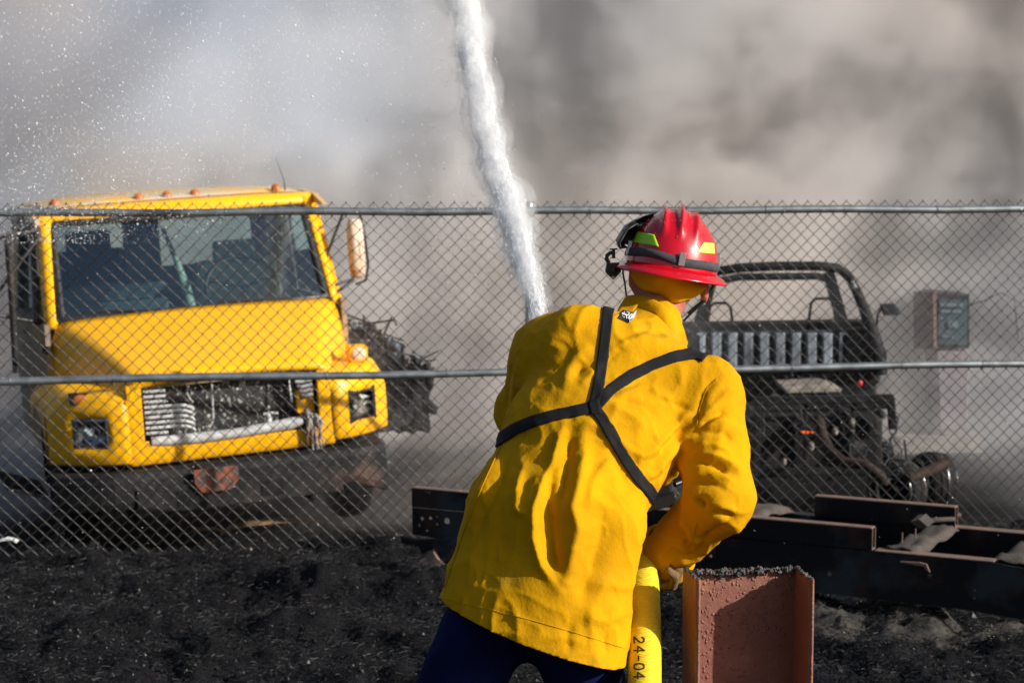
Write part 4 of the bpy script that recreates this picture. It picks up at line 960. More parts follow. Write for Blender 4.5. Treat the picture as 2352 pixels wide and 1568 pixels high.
def surface_nets(f, lo, hi, h):
    lo = np.asarray(lo, float); n = np.ceil((np.asarray(hi) - lo) / h).astype(int) + 1
    gx_ = [lo[i] + h * np.arange(n[i]) for i in range(3)]
    D = np.empty(n, np.float32)
    YY, ZZ = np.meshgrid(gx_[1], gx_[2], indexing='ij')
    for i0 in range(0, n[0], 16):
        xs_ = gx_[0][i0:i0 + 16]
        P = np.stack([np.repeat(xs_, YY.size), np.tile(YY.ravel(), len(xs_)), np.tile(ZZ.ravel(), len(xs_))], 1)
        D[i0:i0 + 16] = f(P).reshape(len(xs_), n[1], n[2])
    S = D < 0
    c = S[:-1, :-1, :-1].astype(np.int8); c0 = c.copy() * 0
    for dx in (0, 1):
        for dy in (0, 1):
            for dz in (0, 1): c0 = c0 + S[dx:n[0] - 1 + dx, dy:n[1] - 1 + dy, dz:n[2] - 1 + dz]
    act = (c0 > 0) & (c0 < 8); ids = -np.ones(act.shape, np.int64); I = np.argwhere(act); ids[act] = np.arange(len(I))
    acc = np.zeros((len(I), 3)); cnt = np.zeros(len(I))
    corners = [(a, b, cc) for a in (0, 1) for b in (0, 1) for cc in (0, 1)]
    for a in corners:
        for ax in range(3):
            if a[ax]: continue
            b = list(a); b[ax] = 1
            da = D[I[:, 0] + a[0], I[:, 1] + a[1], I[:, 2] + a[2]]; db = D[I[:, 0] + b[0], I[:, 1] + b[1], I[:, 2] + b[2]]
            m = (da < 0) != (db < 0); t = np.where(m, da / np.where(m, da - db, 1), 0)
            p = np.tile(np.array(a, float), (len(I), 1)); p[:, ax] += t
            acc += p * m[:, None]; cnt += m
    V = lo + h * (I + acc / cnt[:, None])
    Fs = []
    for ax in range(3):
        o1, o2 = [(1, 2), (2, 0), (0, 1)][ax]
        sl = [slice(0, n[k] - 1) for k in range(3)]; sl[o1] = slice(1, n[o1] - 1); sl[o2] = slice(1, n[o2] - 1)
        s0 = S[tuple(sl)]; sl2 = list(sl); sl2[ax] = slice(1, n[ax]); s1 = S[tuple(sl2)]
        E = np.argwhere(s0 != s1)
        if not len(E): continue
        inside0 = s0[s0 != s1]
        E[:, o1] += 1; E[:, o2] += 1
        def at_(d1, d2):
            q = E.copy(); q[:, o1] -= d1; q[:, o2] -= d2; return ids[q[:, 0], q[:, 1], q[:, 2]]
        q = np.stack([at_(0, 0), at_(1, 0), at_(1, 1), at_(0, 1)], 1)
        q[~inside0] = q[~inside0][:, ::-1]; Fs.append(q)
    return V, np.concatenate(Fs)
def vert_normals(V, Fc):
    n = np.cross(V[Fc[:, 2]] - V[Fc[:, 0]], V[Fc[:, 3]] - V[Fc[:, 1]]); N = np.zeros_like(V)
    for k in range(4): np.add.at(N, Fc[:, k], n)
    return N / (np.linalg.norm(N, axis=1)[:, None] + 1e-12)
def relax(V, Fc, it=2, lam=.5):
    E = np.unique(np.sort(np.concatenate([Fc[:, [0, 1]], Fc[:, [1, 2]], Fc[:, [2, 3]], Fc[:, [3, 0]]]), 1), axis=0)
    for _ in range(it):
        A = np.zeros_like(V); c = np.zeros(len(V))
        for a, b in ((0, 1), (1, 0)): np.add.at(A, E[:, a], V[E[:, b]]); np.add.at(c, E[:, a], 1)
        V = V + lam * (A / c[:, None] - V)
    return V
def px(V):
    Q = V - _C; z = Q @ _Fw; return np.stack([1176 + FPX * (Q @ _R) / z, 784 - FPX * (Q @ _U) / z], 1)
def polydist(U, pts):
    """distance in px to a polyline, and position 0..1 along it"""
    best = np.full(len(U), 1e9); tt = np.zeros(len(U)); pts = np.asarray(pts, float)
    for i in range(len(pts) - 1):
        a, b = pts[i], pts[i + 1]; d = b - a; t = np.clip(((U - a) @ d) / (d @ d), 0, 1)
        q = np.linalg.norm(U - a - t[:, None] * d, axis=1); m = q < best
        best[m] = q[m]; tt[m] = (i + t[m]) / (len(pts) - 1)
    return best, tt
def bvh_of(V, Fc): return BVHTree.FromPolygons([tuple(v) for v in V], [tuple(int(i) for i in f) for f in Fc])
def cast(bvh, u, v, off):
    r = ray(u, v); r /= np.linalg.norm(r); hit = bvh.ray_cast(Vector(_C), Vector(r))
    for du, dv in ((.3, .2), (-.3, .25), (.2, -.4)):
        q_ = ray(u + du, v + dv); h2 = bvh.ray_cast(Vector(_C), Vector(q_ / np.linalg.norm(q_)))
        if h2[0] is not None and (hit[0] is None or h2[3] < hit[3] - .04): hit = h2
    if hit[0] is None:
        p = Vector(at(u, v, 5.02)); q = bvh.find_nearest(p); return q[0] + q[1] * off, q[1]
    return hit[0] + hit[1] * off, hit[1]
def resample(pts, step):
    pts = np.asarray(pts, float); seg_ = np.linalg.norm(np.diff(pts[:, :2], axis=0), axis=1); s = np.concatenate([[0], np.cumsum(seg_)])
    n = max(2, int(s[-1] / step) + 1); q = np.linspace(0, s[-1], n)
    # smooth (Catmull-like) interpolation
    out = np.stack([np.interp(q, s, pts[:, k]) for k in range(pts.shape[1])], 1)
    for _ in range(3):
        o2 = out.copy(); o2[1:-1] = (out[:-2] + 2 * out[1:-1] + out[2:]) / 4; out = o2
    return out
def ribbon(name, pts, w, bvh, m, parent, off=.003, th=.002, nx=4, step=6, kind=None):
    C = resample(pts, step); T_ = np.gradient(C[:, :2], axis=0); T_ /= np.linalg.norm(T_, axis=1)[:, None]; Nn = np.stack([-T_[:, 1], T_[:, 0]], 1)
    G = []
    for i in range(len(C)):
        ww = C[i, 2] if C.shape[1] > 2 else w
        G.append([cast(bvh, *(C[i, :2] + Nn[i] * ww * (k / nx - .5)), off)[0] for k in range(nx + 1)])
    mb = MB(); mb.grid(G); return mb.build(name, m, parent, solid=-th, kind=kind, weld=False)
def patch(name, quad, bvh, m, parent, off=.002, th=.0012, n=8, kind=None):
    q = [np.array(p, float) for p in quad]; G = []
    for i in range(n + 1):
        s = i / n; a = q[0] * (1 - s) + q[3] * s; b = q[1] * (1 - s) + q[2] * s
        G.append([cast(bvh, *(a * (1 - k / n) + b * (k / n)), off)[0] for k in range(n + 1)])
    mb = MB(); mb.grid(G); return mb.build(name, m, parent, solid=-th, kind=kind)

# ---------------------------------------------------------------- the firefighter
m_jac = mat('yellow_wildland_shirt', (.60, .300, .0010), .9, spec=.12, bump=.2, bscale=110, bdetail=4, col2=(.53, .255, .0010), scale=5, col3=(.46, .26, .012), scale3=7, lo3=.58, hi3=.78)
m_cap = mat('yellow_neck_cloth', (.58, .29, .004), .9, spec=.15, bump=.15, bscale=500, col2=(.42, .23, .01), scale=9, mixlo=.5, mixhi=.72)
m_strap = mat('black_webbing', (.006, .006, .007), .8, spec=.3, bump=.3, bscale=600, stretch=(1, 1, 3))
m_navy = mat('navy_trousers', (.004, .009, .060), .9, spec=.08, col2=(.003, .006, .034), scale=6, bump=.15, bscale=300)
m_skin = mat('sunburnt_skin', (.46, .17, .115), .55, col2=(.40, .10, .07), scale=14, bump=.3, bscale=160)
m_hair = mat('short_grey_hair', (.10, .075, .06), .9, col2=(.22, .13, .10), scale=60)
m_lea = mat('tan_leather', (.26, .155, .06), .8, bump=.5, bscale=160, col2=(.15, .085, .035), scale=12)
m_red = mat('red_helmet', (.56, .003, .014), .18, coat=.6, col2=(.40, .004, .012), scale=11, bump=.06, bscale=60, rough2=.42)
m_band = mat('grey_elastic', (.065, .065, .078), .85, bump=.5, bscale=900, col2=(.045, .045, .055), scale=80)
m_lime = mat('lime_sticker', (.36, .72, .01), .45)
m_limey = mat('pale_yellow_sticker', (.72, .86, .10), .45)
m_hard = mat('black_hard_plastic', (.012, .013, .015), .4, bump=.1, bscale=90)

person = thing('person', 'person in yellow shirt, red full brim helmet and navy trousers leaning over a fire hose', 'person', (.28, 4.85, 0))
def addp(o): o.parent = person; o.matrix_parent_inverse = Matrix.Translation(-person.location); return o
PI_ = Matrix.Translation(-Vector(person.location))
def pch(o):
    o.matrix_parent_inverse = PI_; return o

tilt = np.array([math.cos(rad(14)) * math.cos(rad(30)), -math.sin(rad(30)), -math.sin(rad(14))]); tilt /= np.linalg.norm(tilt)
hemA, hemB = at(1003, 1380, 4.62), at(1437, 1507, 4.62)
S_L = at(1268, 822, 5.08); S_R = at(1614, 918, 4.90); ELB = at(1655, 1146, 4.74); WR = at(1518, 1282, 4.93)
T_hem = at(1186, 1590, 4.60); T_w = at(1270, 1200, 4.70); T_c = at(1352, 1010, 4.85); T_u = at(1425, 850, 4.97); T_n = at(1505, 742, 5.08)
ELL_ = at(1216, 948, 5.20); WRL = at(1330, 1040, 5.42)
def jacket_sdf(P):
    d = seg(P, T_hem, T_w, (.278, .19), (.216, .155), tilt)
    d = smin(d, seg(P, T_w, T_c, (.212, .155), (.205, .16), tilt), .05)
    d = smin(d, seg(P, T_c, T_u, (.212, .155), (.20, .115), tilt), .06)
    d = smin(d, seg(P, S_L, S_R, (.096, .096), (.098, .098)), .08)
    d = smin(d, seg(P, T_u, T_n, (.15, .10), (.070, .065), tilt), .06)
    d = smin(d, seg(P, at(1330, 790, 4.97), at(1400, 830, 4.95), .10, .10), .06)
    d = smin(d, seg(P, S_L, ELL_, .098, .088), .06)
    d = smin(d, seg(P, ELL_, WRL, .082, .06), .03)
    a = seg(P, S_R, ELB, .100, .080)
    b = seg(P, ELB, WR, .079, .062)
    dd = (WR - ELB) / np.linalg.norm(WR - ELB)
    b = np.maximum(b, (P - WR) @ dd - .012)
    arm = smin(a, b, .035)
    d = smin(d, arm, .028)
    d = smin(d, seg(P, at(1545, 1040, 4.98), at(1520, 1085, 5.03), .045, .030), .03)
    return d
JV, JF = surface_nets(jacket_sdf, (-.36, 4.26, .74), (.75, 5.62, 1.98), .0062)
JV = relax(JV, JF, 2)
def z3(pts): return [(976.2 + a * .5973, 631.6 + b * .5973) for a, b in pts]
FOLDS = [  # polyline in the photo, half width, height in metres
    (z3([(655, 270), (600, 300), (560, 380), (530, 460)]), 20, .012), (z3([(500, 250), (480, 300), (530, 360)]), 26, .010),
    (z3([(690, 330), (640, 390), (590, 440)]), 12, .008), (z3([(620, 340), (575, 400)]), 9, -.010),
    (z3([(535, 570), (505, 680), (460, 790), (425, 900), (420, 1010), (450, 1120), (520, 1220)]), 11, .020),
    (z3([(378, 720), (352, 820), (350, 900), (395, 925)]), 10, .014),
    (z3([(612, 580), (612, 700), (588, 820), (565, 900), (590, 980), (560, 1090), (540, 1180)]), 19, .022),
    (z3([(735, 690), (690, 735), (640, 810), (625, 920)]), 13, .012), (z3([(600, 560), (690, 600), (720, 680)]), 12, .008),
    (z3([(490, 650), (470, 860), (490, 1060), (520, 1160)]), 16, -.022), (z3([(400, 640), (300, 900), (280, 1100)]), 40, -.012),
    (z3([(700, 860), (680, 1000), (630, 1160), (590, 1290)]), 34, -.020), (z3([(560, 600), (540, 760), (520, 900)]), 12, -.014),
    (z3([(790, 900), (800, 1060), (760, 1250)]), 26, .010), (z3([(700, 640), (760, 760), (800, 860)]), 15, -.010),
    (z3([(560, 1330), (545, 1400), (550, 1440)]), 8, -.008), (z3([(600, 1310), (680, 1330), (760, 1290)]), 20, .016), (z3([(640, 1360), (650, 1430)]), 8, .006), (z3([(720, 1340), (730, 1440)]), 9, .008), (z3([(690, 1380), (690, 1450)]), 6, -.006),
    (z3([(300, 640), (240, 770), (175, 920), (110, 1080), (70, 1230)]), 10, .012), (z3([(330, 660), (290, 770), (230, 900), (170, 1060)]), 9, -.010), (z3([(340, 330), (312, 430), (305, 560)]), 9, -.010), (z3([(370, 300), (345, 420), (345, 560)]), 10, .008),
    (z3([(290, 640), (330, 620), (420, 610)]), 12, -.008),
    # collar and right shoulder blade
    (z3([(780, 230), (850, 210), (930, 230), (1000, 260)]), 7, -.007), (z3([(760, 260), (840, 245), (920, 270)]), 8, .007), (z3([(700, 330), (760, 270)]), 6, -.006), (z3([(720, 300), (780, 250)]), 6, .006),
    (z3([(840, 170), (900, 210), (960, 260), (1010, 290)]), 7, .006), (z3([(700, 470), (770, 430), (850, 400)]), 9, -.006),
    (z3([(690, 500), (760, 520), (820, 560), (850, 610)]), 12, .009), (z3([(740, 480), (830, 500), (920, 560)]), 9, -.008), (z3([(850, 440), (920, 470), (960, 520)]), 11, .010), (z3([(900, 480), (960, 500), (1020, 520)]), 7, -.007),
    (z3([(1040, 520), (980, 560), (930, 620), (880, 660)]), 10, .012), (z3([(1030, 560), (960, 610), (900, 690), (860, 740)]), 8, -.010), (z3([(1010, 620), (940, 680), (880, 760), (840, 790)]), 9, .010), (z3([(1000, 660), (930, 740), (880, 790)]), 7, -.007),
    (z3([(800, 700), (850, 690), (900, 650)]), 9, .008), (z3([(760, 780), (800, 740), (830, 720)]), 8, -.006),
    (z3([(1120, 395), (1075, 440), (1050, 520), (1040, 590)]), 5, -.007), (z3([(1140, 410), (1100, 460), (1080, 530)]), 10, .006),
    # right sleeve
    (z3([(1050, 560), (1100, 520), (1150, 460), (1185, 430)]), 7, .009), (z3([(1065, 600), (1120, 565), (1160, 560)]), 8, .011), (z3([(1060, 580), (1110, 545), (1160, 520)]), 6, -.010),
    (z3([(1020, 620), (1080, 600), (1150, 610), (1190, 640)]), 8, -.010), (z3([(1060, 690), (1130, 700), (1190, 740), (1220, 780)]), 8, .013), (z3([(1040, 655), (1110, 655), (1180, 690)]), 7, .008), (z3([(1050, 720), (1110, 730), (1170, 765)]), 7, -.012),
    (z3([(1080, 780), (1140, 775), (1190, 800)]), 7, .010), (z3([(1050, 800), (1110, 805), (1160, 830)]), 7, -.009),
    (z3([(1120, 885), (1160, 890), (1200, 910)]), 6, .011), (z3([(1100, 905), (1150, 915), (1190, 935)]), 6, -.010), (z3([(1040, 850), (1070, 870), (1080, 890)]), 5, -.016), (z3([(1000, 830), (1040, 850), (1070, 850)]), 7, .009),
    (z3([(1215, 935), (1130, 970), (1080, 1010), (1040, 1080)]), 9, -.010), (z3([(1225, 960), (1190, 1020), (1120, 1080), (1040, 1130)]), 9, .008), (z3([(1250, 620), (1265, 680), (1270, 760)]), 7, .012), (z3([(950, 960), (1000, 1010), (1020, 1070)]), 8, -.010), (z3([(985, 930), (1020, 980), (1050, 1050)]), 8, .007),
    (z3([(900, 1090), (950, 1060), (1010, 1085), (1040, 1070)]), 5, -.009),
]
N0 = vert_normals(JV, JF)
view = JV - _C; view /= np.linalg.norm(view, axis=1)[:, None]
facing = np.clip(-(N0 * view).sum(1) * 2.5, 0, 1)
U = px(JV); disp = np.zeros(len(JV))
for pts, w, a in FOLDS:
    d, t = polydist(U, pts); near = d < w * 3.2
    g = np.exp(-(d / w) ** 1.45) * np.clip(np.minimum(t, 1 - t) * 5, .25, 1)
    disp += np.where(near, a * g * (1.25 if pts[0][0] > 1585 else 1.1), 0)
disp *= facing
# loose cloth hanging in long pleats and fine crumples everywhere
down = (T_hem - T_c) / np.linalg.norm(T_hem - T_c)
Q = JV - T_c; along = Q @ down
ang = np.arctan2(Q @ tilt, -(Q[:, 1] - down[1] * along))
disp += .006 * np.clip((along - .05) / .3, 0, 1) * vnoise(np.stack([ang * 3.2, along * 1.3, ang * 0], 1), 31)
rid = lambda P_, s_: (1 - np.abs(vnoise(P_, s_))) ** 6
warpP = JV + .03 * np.stack([vnoise(JV * 9, 51), vnoise(JV * 9, 52), vnoise(JV * 9, 53)], 1)
disp += .0035 * vnoise(JV * np.array([14, 14, 9]), 41) + .0062 * rid(warpP * np.array([13, 10, 7]), 44) + .0034 * rid(warpP * np.array([22, 20, 26]), 45) + .0012 * vnoise(JV * 40, 42)
arm_d = np.minimum(seg(JV, S_R, ELB, .1, .08), seg(JV, ELB, WR, .079, .062)); wa = np.clip(1 - np.abs(arm_d) / .03, 0, 1)
ax_ = (ELB - S_R) / np.linalg.norm(ELB - S_R); sa = (JV - S_R) @ ax_; sb = (JV - ELB) @ ((WR - ELB) / np.linalg.norm(WR - ELB))
disp += wa * .0022 * rid(np.stack([sa * 11 + .5 * vnoise(JV * 8, 61), sb * 9, JV[:, 0] * 3], 1), 46)
JV = JV + N0 * disp[:, None]
JV = relax(JV, JF, 1, .4)
# cut the hem open
hd = hemB - hemA; hn = np.cross(hd, np.array([0, 1, 0.])); hn /= np.linalg.norm(hn)
if hn[2] > 0: hn = -hn
bm = bmesh.new(); me = np_mesh('shirt', JV, JF); bm.from_mesh(me)
bmesh.ops.bisect_plane(bm, geom=bm.verts[:] + bm.edges[:] + bm.faces[:], plane_co=Vector((hemA + hemB) / 2), plane_no=Vector(hn), clear_outer=True)
bm.to_mesh(me); bm.free(); me.update()
jac = pch(link('shirt', me, person, m_jac)); me.polygons.foreach_set('use_smooth', [True] * len(me.polygons))
sm_ = jac.modifiers.new('solid', 'SOLIDIFY'); sm_.thickness = .004; sm_.offset = -1
jb = bvh_of(JV, JF)
# collar
def z4(pts): return [(1320.7 + a * .2271, 447.9 + b * .2271) for a, b in pts]
top = resample(np.array(z4([(520, 1000), (600, 980), (700, 990), (800, 1030), (900, 1090), (1000, 1160), (1080, 1260), (1125, 1380), (1135, 1500)])), 9)
bot = resample(np.array(z4([(430, 1110), (520, 1110), (650, 1140), (800, 1210), (900, 1290), (980, 1390), (1060, 1500), (1110, 1560), (1150, 1600)])), 9)
nC = 26
def samp(A, s): i = s * (len(A) - 1); k = min(int(i), len(A) - 2); return A[k] * (1 - i + k) + A[k + 1] * (i - k)
rows = [[], [], [], []]
for k in range(nC * 2):
    s = k / (nC - 1) if k < nC else 1 - (k - nC + .5) / nC
    back = k < nC; s = min(1, max(0, s)); bulge = math.sin(math.pi * s)
    Yb = 5.13 - .13 * bulge if back else 5.14 + .10 * bulge
    a, b = samp(top, s), samp(bot, s)
    if not back: a = a + np.array([0, 26 * bulge]); b = b + np.array([0, 20 * bulge])
    if back:
        pb, nb = cast(jb, b[0], b[1], -.004); base = np.array(pb)
        if abs(base[1] - Yb) > .12: base = at(*b, Yb)
    else: base = at(*b, Yb)
    tp = at(*a, Yb + (.012 if back else -.01)); mid = base * .5 + tp * .5 + np.array([0, -.008 if back else .006, .002]) + .003 * math.sin(s * 17)
    rows[0].append(base); rows[1].append(mid); rows[2].append(tp); rows[3].append(tp + np.array([0, .010 if back else -.010, -.010]))
mb = MB(); mb.grid(rows, True, False, True); pch(mb.build('collar', m_jac, person, solid=.005, subd=1))
# stitched seams
for pts in (z3([(1125, 398), (1080, 440), (1055, 520), (1045, 580)]), z3([(1046, 955), (1034, 980), (1030, 1010), (1008, 1058)]), z3([(290, 660), (230, 790), (150, 980), (75, 1200)])):
    pch(ribbon('seam', pts, 2.4, jb, m_cap, person, off=.0012, th=.0008, nx=1))
hem_px = [(1008 + (1432 - 1008) * t, 1372 + (1487 - 1372) * t - 6 * math.sin(math.pi * t)) for t in np.linspace(0, 1, 12)]
pch(ribbon('hem_seam', hem_px, 1.6, jb, m_cap, person, off=.001, th=.0006, nx=1))
# chest harness webbing
for pts in ([(1401, 694), (1398, 704), (1392, 760), (1385, 820), (1376, 880), (1364, 940)], [(1366, 938), (1400, 900), (1450, 863), (1500, 838), (1550, 820), (1598, 813), (1610, 816), (1620, 824)],
            [(1372, 934), (1330, 944), (1280, 953), (1230, 967), (1185, 985), (1154, 1006), (1142, 1013), (1130, 1020)], [(1360, 930), (1385, 965), (1410, 1010), (1440, 1060), (1465, 1098), (1488, 1122), (1500, 1138), (1508, 1150)]):
    st = pch(ribbon('harness_strap', pts, 25, jb, m_strap, person, off=.0035, th=.0022, nx=6, step=5)); st.modifiers['solid'].offset = 1
pch(patch('strap_joint', [(1350, 925), (1377, 918), (1384, 952), (1356, 955)], jb, m_strap, person, off=.007, th=.002, n=4))
# neck label with its lettering
lab = pch(patch('neck_label', z4([(487, 1168), (612, 1205), (550, 1298), (425, 1250)]), jb, mat('label_navy', (.012, .018, .028), .7), person, off=.003, th=.001))
mb = MB()
def lab_pt(a, b, off=.0055):
    q = [np.array(p) for p in z4([(487, 1168), (612, 1205), (550, 1298), (425, 1250)])]
    p = q[0] * (1 - a) * (1 - b) + q[1] * a * (1 - b) + q[2] * a * b + q[3] * (1 - a) * b
    return cast(jb, p[0], p[1], off)[0]
def lab_stroke(pts, w=.042):
    pts = np.array(pts, float)
    for i in range(len(pts) - 1):
        a, b = pts[i], pts[i + 1]; d = (b - a) / np.linalg.norm(b - a); n_ = np.array([-d[1], d[0]]) * w; e = d * w * .6
        mb.add([lab_pt(*(a - n_ - e)), lab_pt(*(b - n_ + e)), lab_pt(*(b + n_ + e)), lab_pt(*(a + n_ - e))], [(0, 1, 2, 3)])
lab_stroke([(.10, .50), (.38, .50)]); lab_stroke([(.24, .30), (.24, .70)])
lab_stroke([(.42, .80), (.42, .22), (.60, .24), (.62, .46), (.42, .52)]); lab_stroke([(.52, .55), (.66, .80)])
lab_stroke([(.95, .32), (.80, .26), (.74, .50), (.80, .76), (.95, .74), (.95, .52)])
pch(mb.build('label_lettering', mat('label_white', (.75, .77, .78), .7), person, solid=.0005))
mb = MB(); c = [Vector(cast(jb, *p, .004)[0]) for p in z4([(622, 1190), (600, 1250), (553, 1298), (548, 1262)])]
c[0] += Vector((0, -.012, .004)); mb.add(c, [(0, 1, 2, 3)]); pch(mb.build('label_fold', mat('label_back', (.55, .55, .58), .8), person, solid=.001))

# body: one continuous figure under the clothes
HC = at(1545, 602, 5.16); hr = rad(10)
MH = np.array([[math.cos(hr), 0, math.sin(hr)], [0, 1, 0], [-math.sin(hr), 0, math.cos(hr)]])   # columns: head's own axes
def HL(x, y, z): return HC + MH.T[0] * 0 + np.array([math.cos(hr), 0, -math.sin(hr)]) * x + np.array([0, 1., 0]) * y + np.array([math.sin(hr), 0, math.cos(hr)]) * z
HIPL, HIPR = at(1112, 1450, 4.68), at(1322, 1470, 4.64)
KL, KR = np.array([-.262, 4.60, .50]), np.array([.25, 4.80, .50])
AL, AR = np.array([-.42, 4.40, .11]), np.array([.30, 4.72, .11])
def body_sdf(P):
    d = ell(P, HL(0, .0, .01), (.084, .100, .112))
    d = smin(d, seg(P, HL(0, .045, -.035), HL(0, .075, -.095), (.058, .06), (.034, .034)), .03)       # jaw and chin
    d = smin(d, seg(P, HL(0, .095, -.005), HL(0, .118, -.035), .010, .014), .012)                     # nose
    d = smin(d, seg(P, HL(-.022, .10, -.062), HL(.022, .10, -.062), .008, .008), .01)                 # mouth
    for s in (-1, 1):
        d = smin(d, ell(P, HL(s * .099, -.012, -.062), (.013, .022, .036)), .012)                        # ears
        d = smin(d, ell(P, HL(s * .032, .088, .008), (.015, .012, .010)), .006)                       # eyes
    d = smin(d, seg(P, HL(-.005, -.01, -.07), at(1500, 760, 5.10), .062, .060), .035)                 # neck
    d = smin(d, seg(P, at(1475, 850, 5.03), T_c, (.08, .06), (.16, .11), tilt), .06)
    d = smin(d, seg(P, T_c, T_w, (.16, .11), (.15, .11), tilt), .06)
    d = smin(d, seg(P, T_w, (HIPL + HIPR) / 2 + [0, 0, .10], (.13, .09), (.11, .075), tilt), .05)
    d = smin(d, seg(P, S_L, S_R, .06, .06), .05)
    d = smin(d, seg(P, S_L, ELL_, .055, .045), .03); d = smin(d, seg(P, ELL_, WRL, .042, .03), .02)
    d = smin(d, seg(P, S_R, ELB, .055, .045), .03); d = smin(d, seg(P, ELB, WR, .042, .03), .02)
    d = smin(d, seg(P, HIPL, KL, .075, .06), .05); d = smin(d, seg(P, KL, AL, .058, .04), .03)
    d = smin(d, seg(P, HIPR, KR, .075, .06), .05); d = smin(d, seg(P, KR, AR, .058, .04), .03)
    for A_ in (AL, AR): d = smin(d, seg(P, A_ + [0, -.03, -.04], A_ + [0, .16, -.06], (.045, .04), (.04, .03)), .02)
    return d
BV, BF = surface_nets(body_sdf, (-.62, 4.1, -.01), (.62, 5.55, 1.98), .013)
BV = relax(BV, BF, 1)
pch(link('body', np_mesh('body', BV, BF), person, m_skin))
def head_sdf(P):
    d = ell(P, HL(0, .0, .01), (.0815, .101, .115)); d = smin(d, seg(P, HL(0, -.02, -.05), HL(-.004, -.022, -.085), (.066, .06), (.060, .05)), .03)
    return np.maximum(d, (P - HL(0, .03, 0))[:, 1] - .0)
HV, HF = surface_nets(head_sdf, HC - .17, HC + .17, .006)
pch(link('hair', np_mesh('hair', HV, HF), person, m_hair))
# trousers and boots
def tr_sdf(P):
    hc = (HIPL + HIPR) / 2
    d = seg(P, hc + [-.02, 0, .14], hc + [0, 0, .06], (.165, .12), (.16, .12), tilt)
    for H_, K_, A_, s in ((HIPL, KL, AL, -1), (HIPR, KR, AR, 1)):
        d = smin(d, seg(P, H_, K_, (.108, .12), (.095, .10)), .035); d = smin(d, seg(P, K_, A_ + [0, 0, .03], (.092, .095), (.085, .09)), .04)
    return d
TV, TF = surface_nets(tr_sdf, (-.62, 4.1, -.05), (.62, 5.1, 1.15), .013)
TN = vert_normals(TV, TF); TV = TV + TN * (.006 * vnoise(TV * np.array([9, 9, 16]), 5) + .004 * vnoise(TV * 25, 6))[:, None]
pch(link('trousers', np_mesh('trousers', TV, TF), person, m_navy))
for A_ in (AL, AR):
    bc = A_.copy()
    def bt(P): return np.maximum(smin(seg(P, bc + [0, 0, .10], bc + [0, .0, -.03], .062, .06), seg(P, bc + [0, -.03, -.045], bc + [0, .17, -.055], (.058, .055), (.052, .045)), .04), -(P[:, 2] - .0))
    Vb, Fb = surface_nets(bt, bc - [.12, .18, .15], bc + [.12, .30, .25], .012); pch(link('boot', np_mesh('boot', Vb, Fb), person, m_hard))
# gloves: palm, four fingers and thumb curled round the hose
def glove(W0, palm_dir, wrap_dir, side_dir, Hc, name, cuff=True):
    W0, pd, wd, sd_ = [np.asarray(q, float) for q in (W0, palm_dir, wrap_dir, side_dir)]
    pd /= np.linalg.norm(pd); wd = wd - pd * (wd @ pd); wd /= np.linalg.norm(wd); sd_ = np.cross(pd, wd)
    # palm lies along the hose, fingers leave it sideways and bend round
    K = W0 + pd * .055
    lens = (.040, .046, .043, .034)
    def f(P):
        d = seg(P, W0, K, (.030, .045), (.036, .024), wd)
        d = smin(d, seg(P, W0 - pd * .05, W0, (.050, .046), (.036, .04), wd), .02)
        for i in range(4):
            b = K + pd * (.026 - .022 * i) + wd * .012
            l = lens[i]; p1 = b + wd * l + sd_ * .004; p2 = p1 + (wd * .35 + sd_ * .94) * l * .85; p3 = p2 + (-wd * .55 + sd_ * .83) * l * .65
            g = np.minimum(seg(P, b - wd * .02, p1, .0125, .0118), np.minimum(seg(P, p1, p2, .0118, .011), seg(P, p2, p3, .011, .0095)))
            d = smin(d, g, .006)
        tb = W0 + pd * .02 - wd * .026; t1 = tb + (pd * .55 - wd * .5 + sd_ * .6) * .04; t2 = t1 + (pd * .4 + wd * .2 + sd_ * .9) * .032
        d = smin(d, np.minimum(seg(P, tb, t1, .0155, .0135), seg(P, t1, t2, .0135, .0115)), .010)
        return d
    V_, F_ = surface_nets(f, W0 - .17, W0 + .19, .0045)
    Nn = vert_normals(V_, F_); V_ = V_ + Nn * (.0014 * vnoise(V_ * 60, 3))[:, None]
    return pch(link(name, np_mesh(name, V_, F_), person, m_lea))
g1 = glove(at(1512, 1296, 4.93), at(1500, 1350, 4.86) - at(1512, 1296, 4.93), (.25, -.1, .0), None if 0 else (0, 1, 0), None, 'glove')
g2 = glove(at(1345, 1010, 5.46), at(1300, 920, 5.60) - at(1345, 1010, 5.46), (-.2, .3, .1), (0, 1, 0), None, 'glove')
# glove gauntlet edge showing under the sleeve
mb = MB(); dd = (WR - ELB) / np.linalg.norm(WR - ELB); a1 = np.cross(dd, [0, 1, 0]); a1 /= np.linalg.norm(a1); a2 = np.cross(dd, a1)
G = []
for s, r in ((-.03, .052), (.02, .057), (.05, .064), (.058, .062), (.05, .058)):
    G.append([WR + dd * s + (a1 * math.cos(t) + a2 * math.sin(t)) * (r + .004 * math.sin(3 * t)) for t in np.linspace(0, 2 * math.pi, 25)[:-1]])
mb.grid(G, True, False, True); pch(mb.build('glove_cuff', m_lea, person, solid=.003))
# sleeve cuff band
mb = MB(); G = []
for s, r in ((-.055, .068), (-.048, .076), (-.01, .080), (.012, .078), (.010, .070), (-.01, .064)):
    G.append([WR + dd * s + (a1 * math.cos(t) + a2 * math.sin(t)) * (r + .003 * math.sin(2 * t + 1)) for t in np.linspace(0, 2 * math.pi, 33)[:-1]])
mb.grid(G, True, False, True); pch(mb.build('sleeve_cuff', m_jac, person, solid=.004))

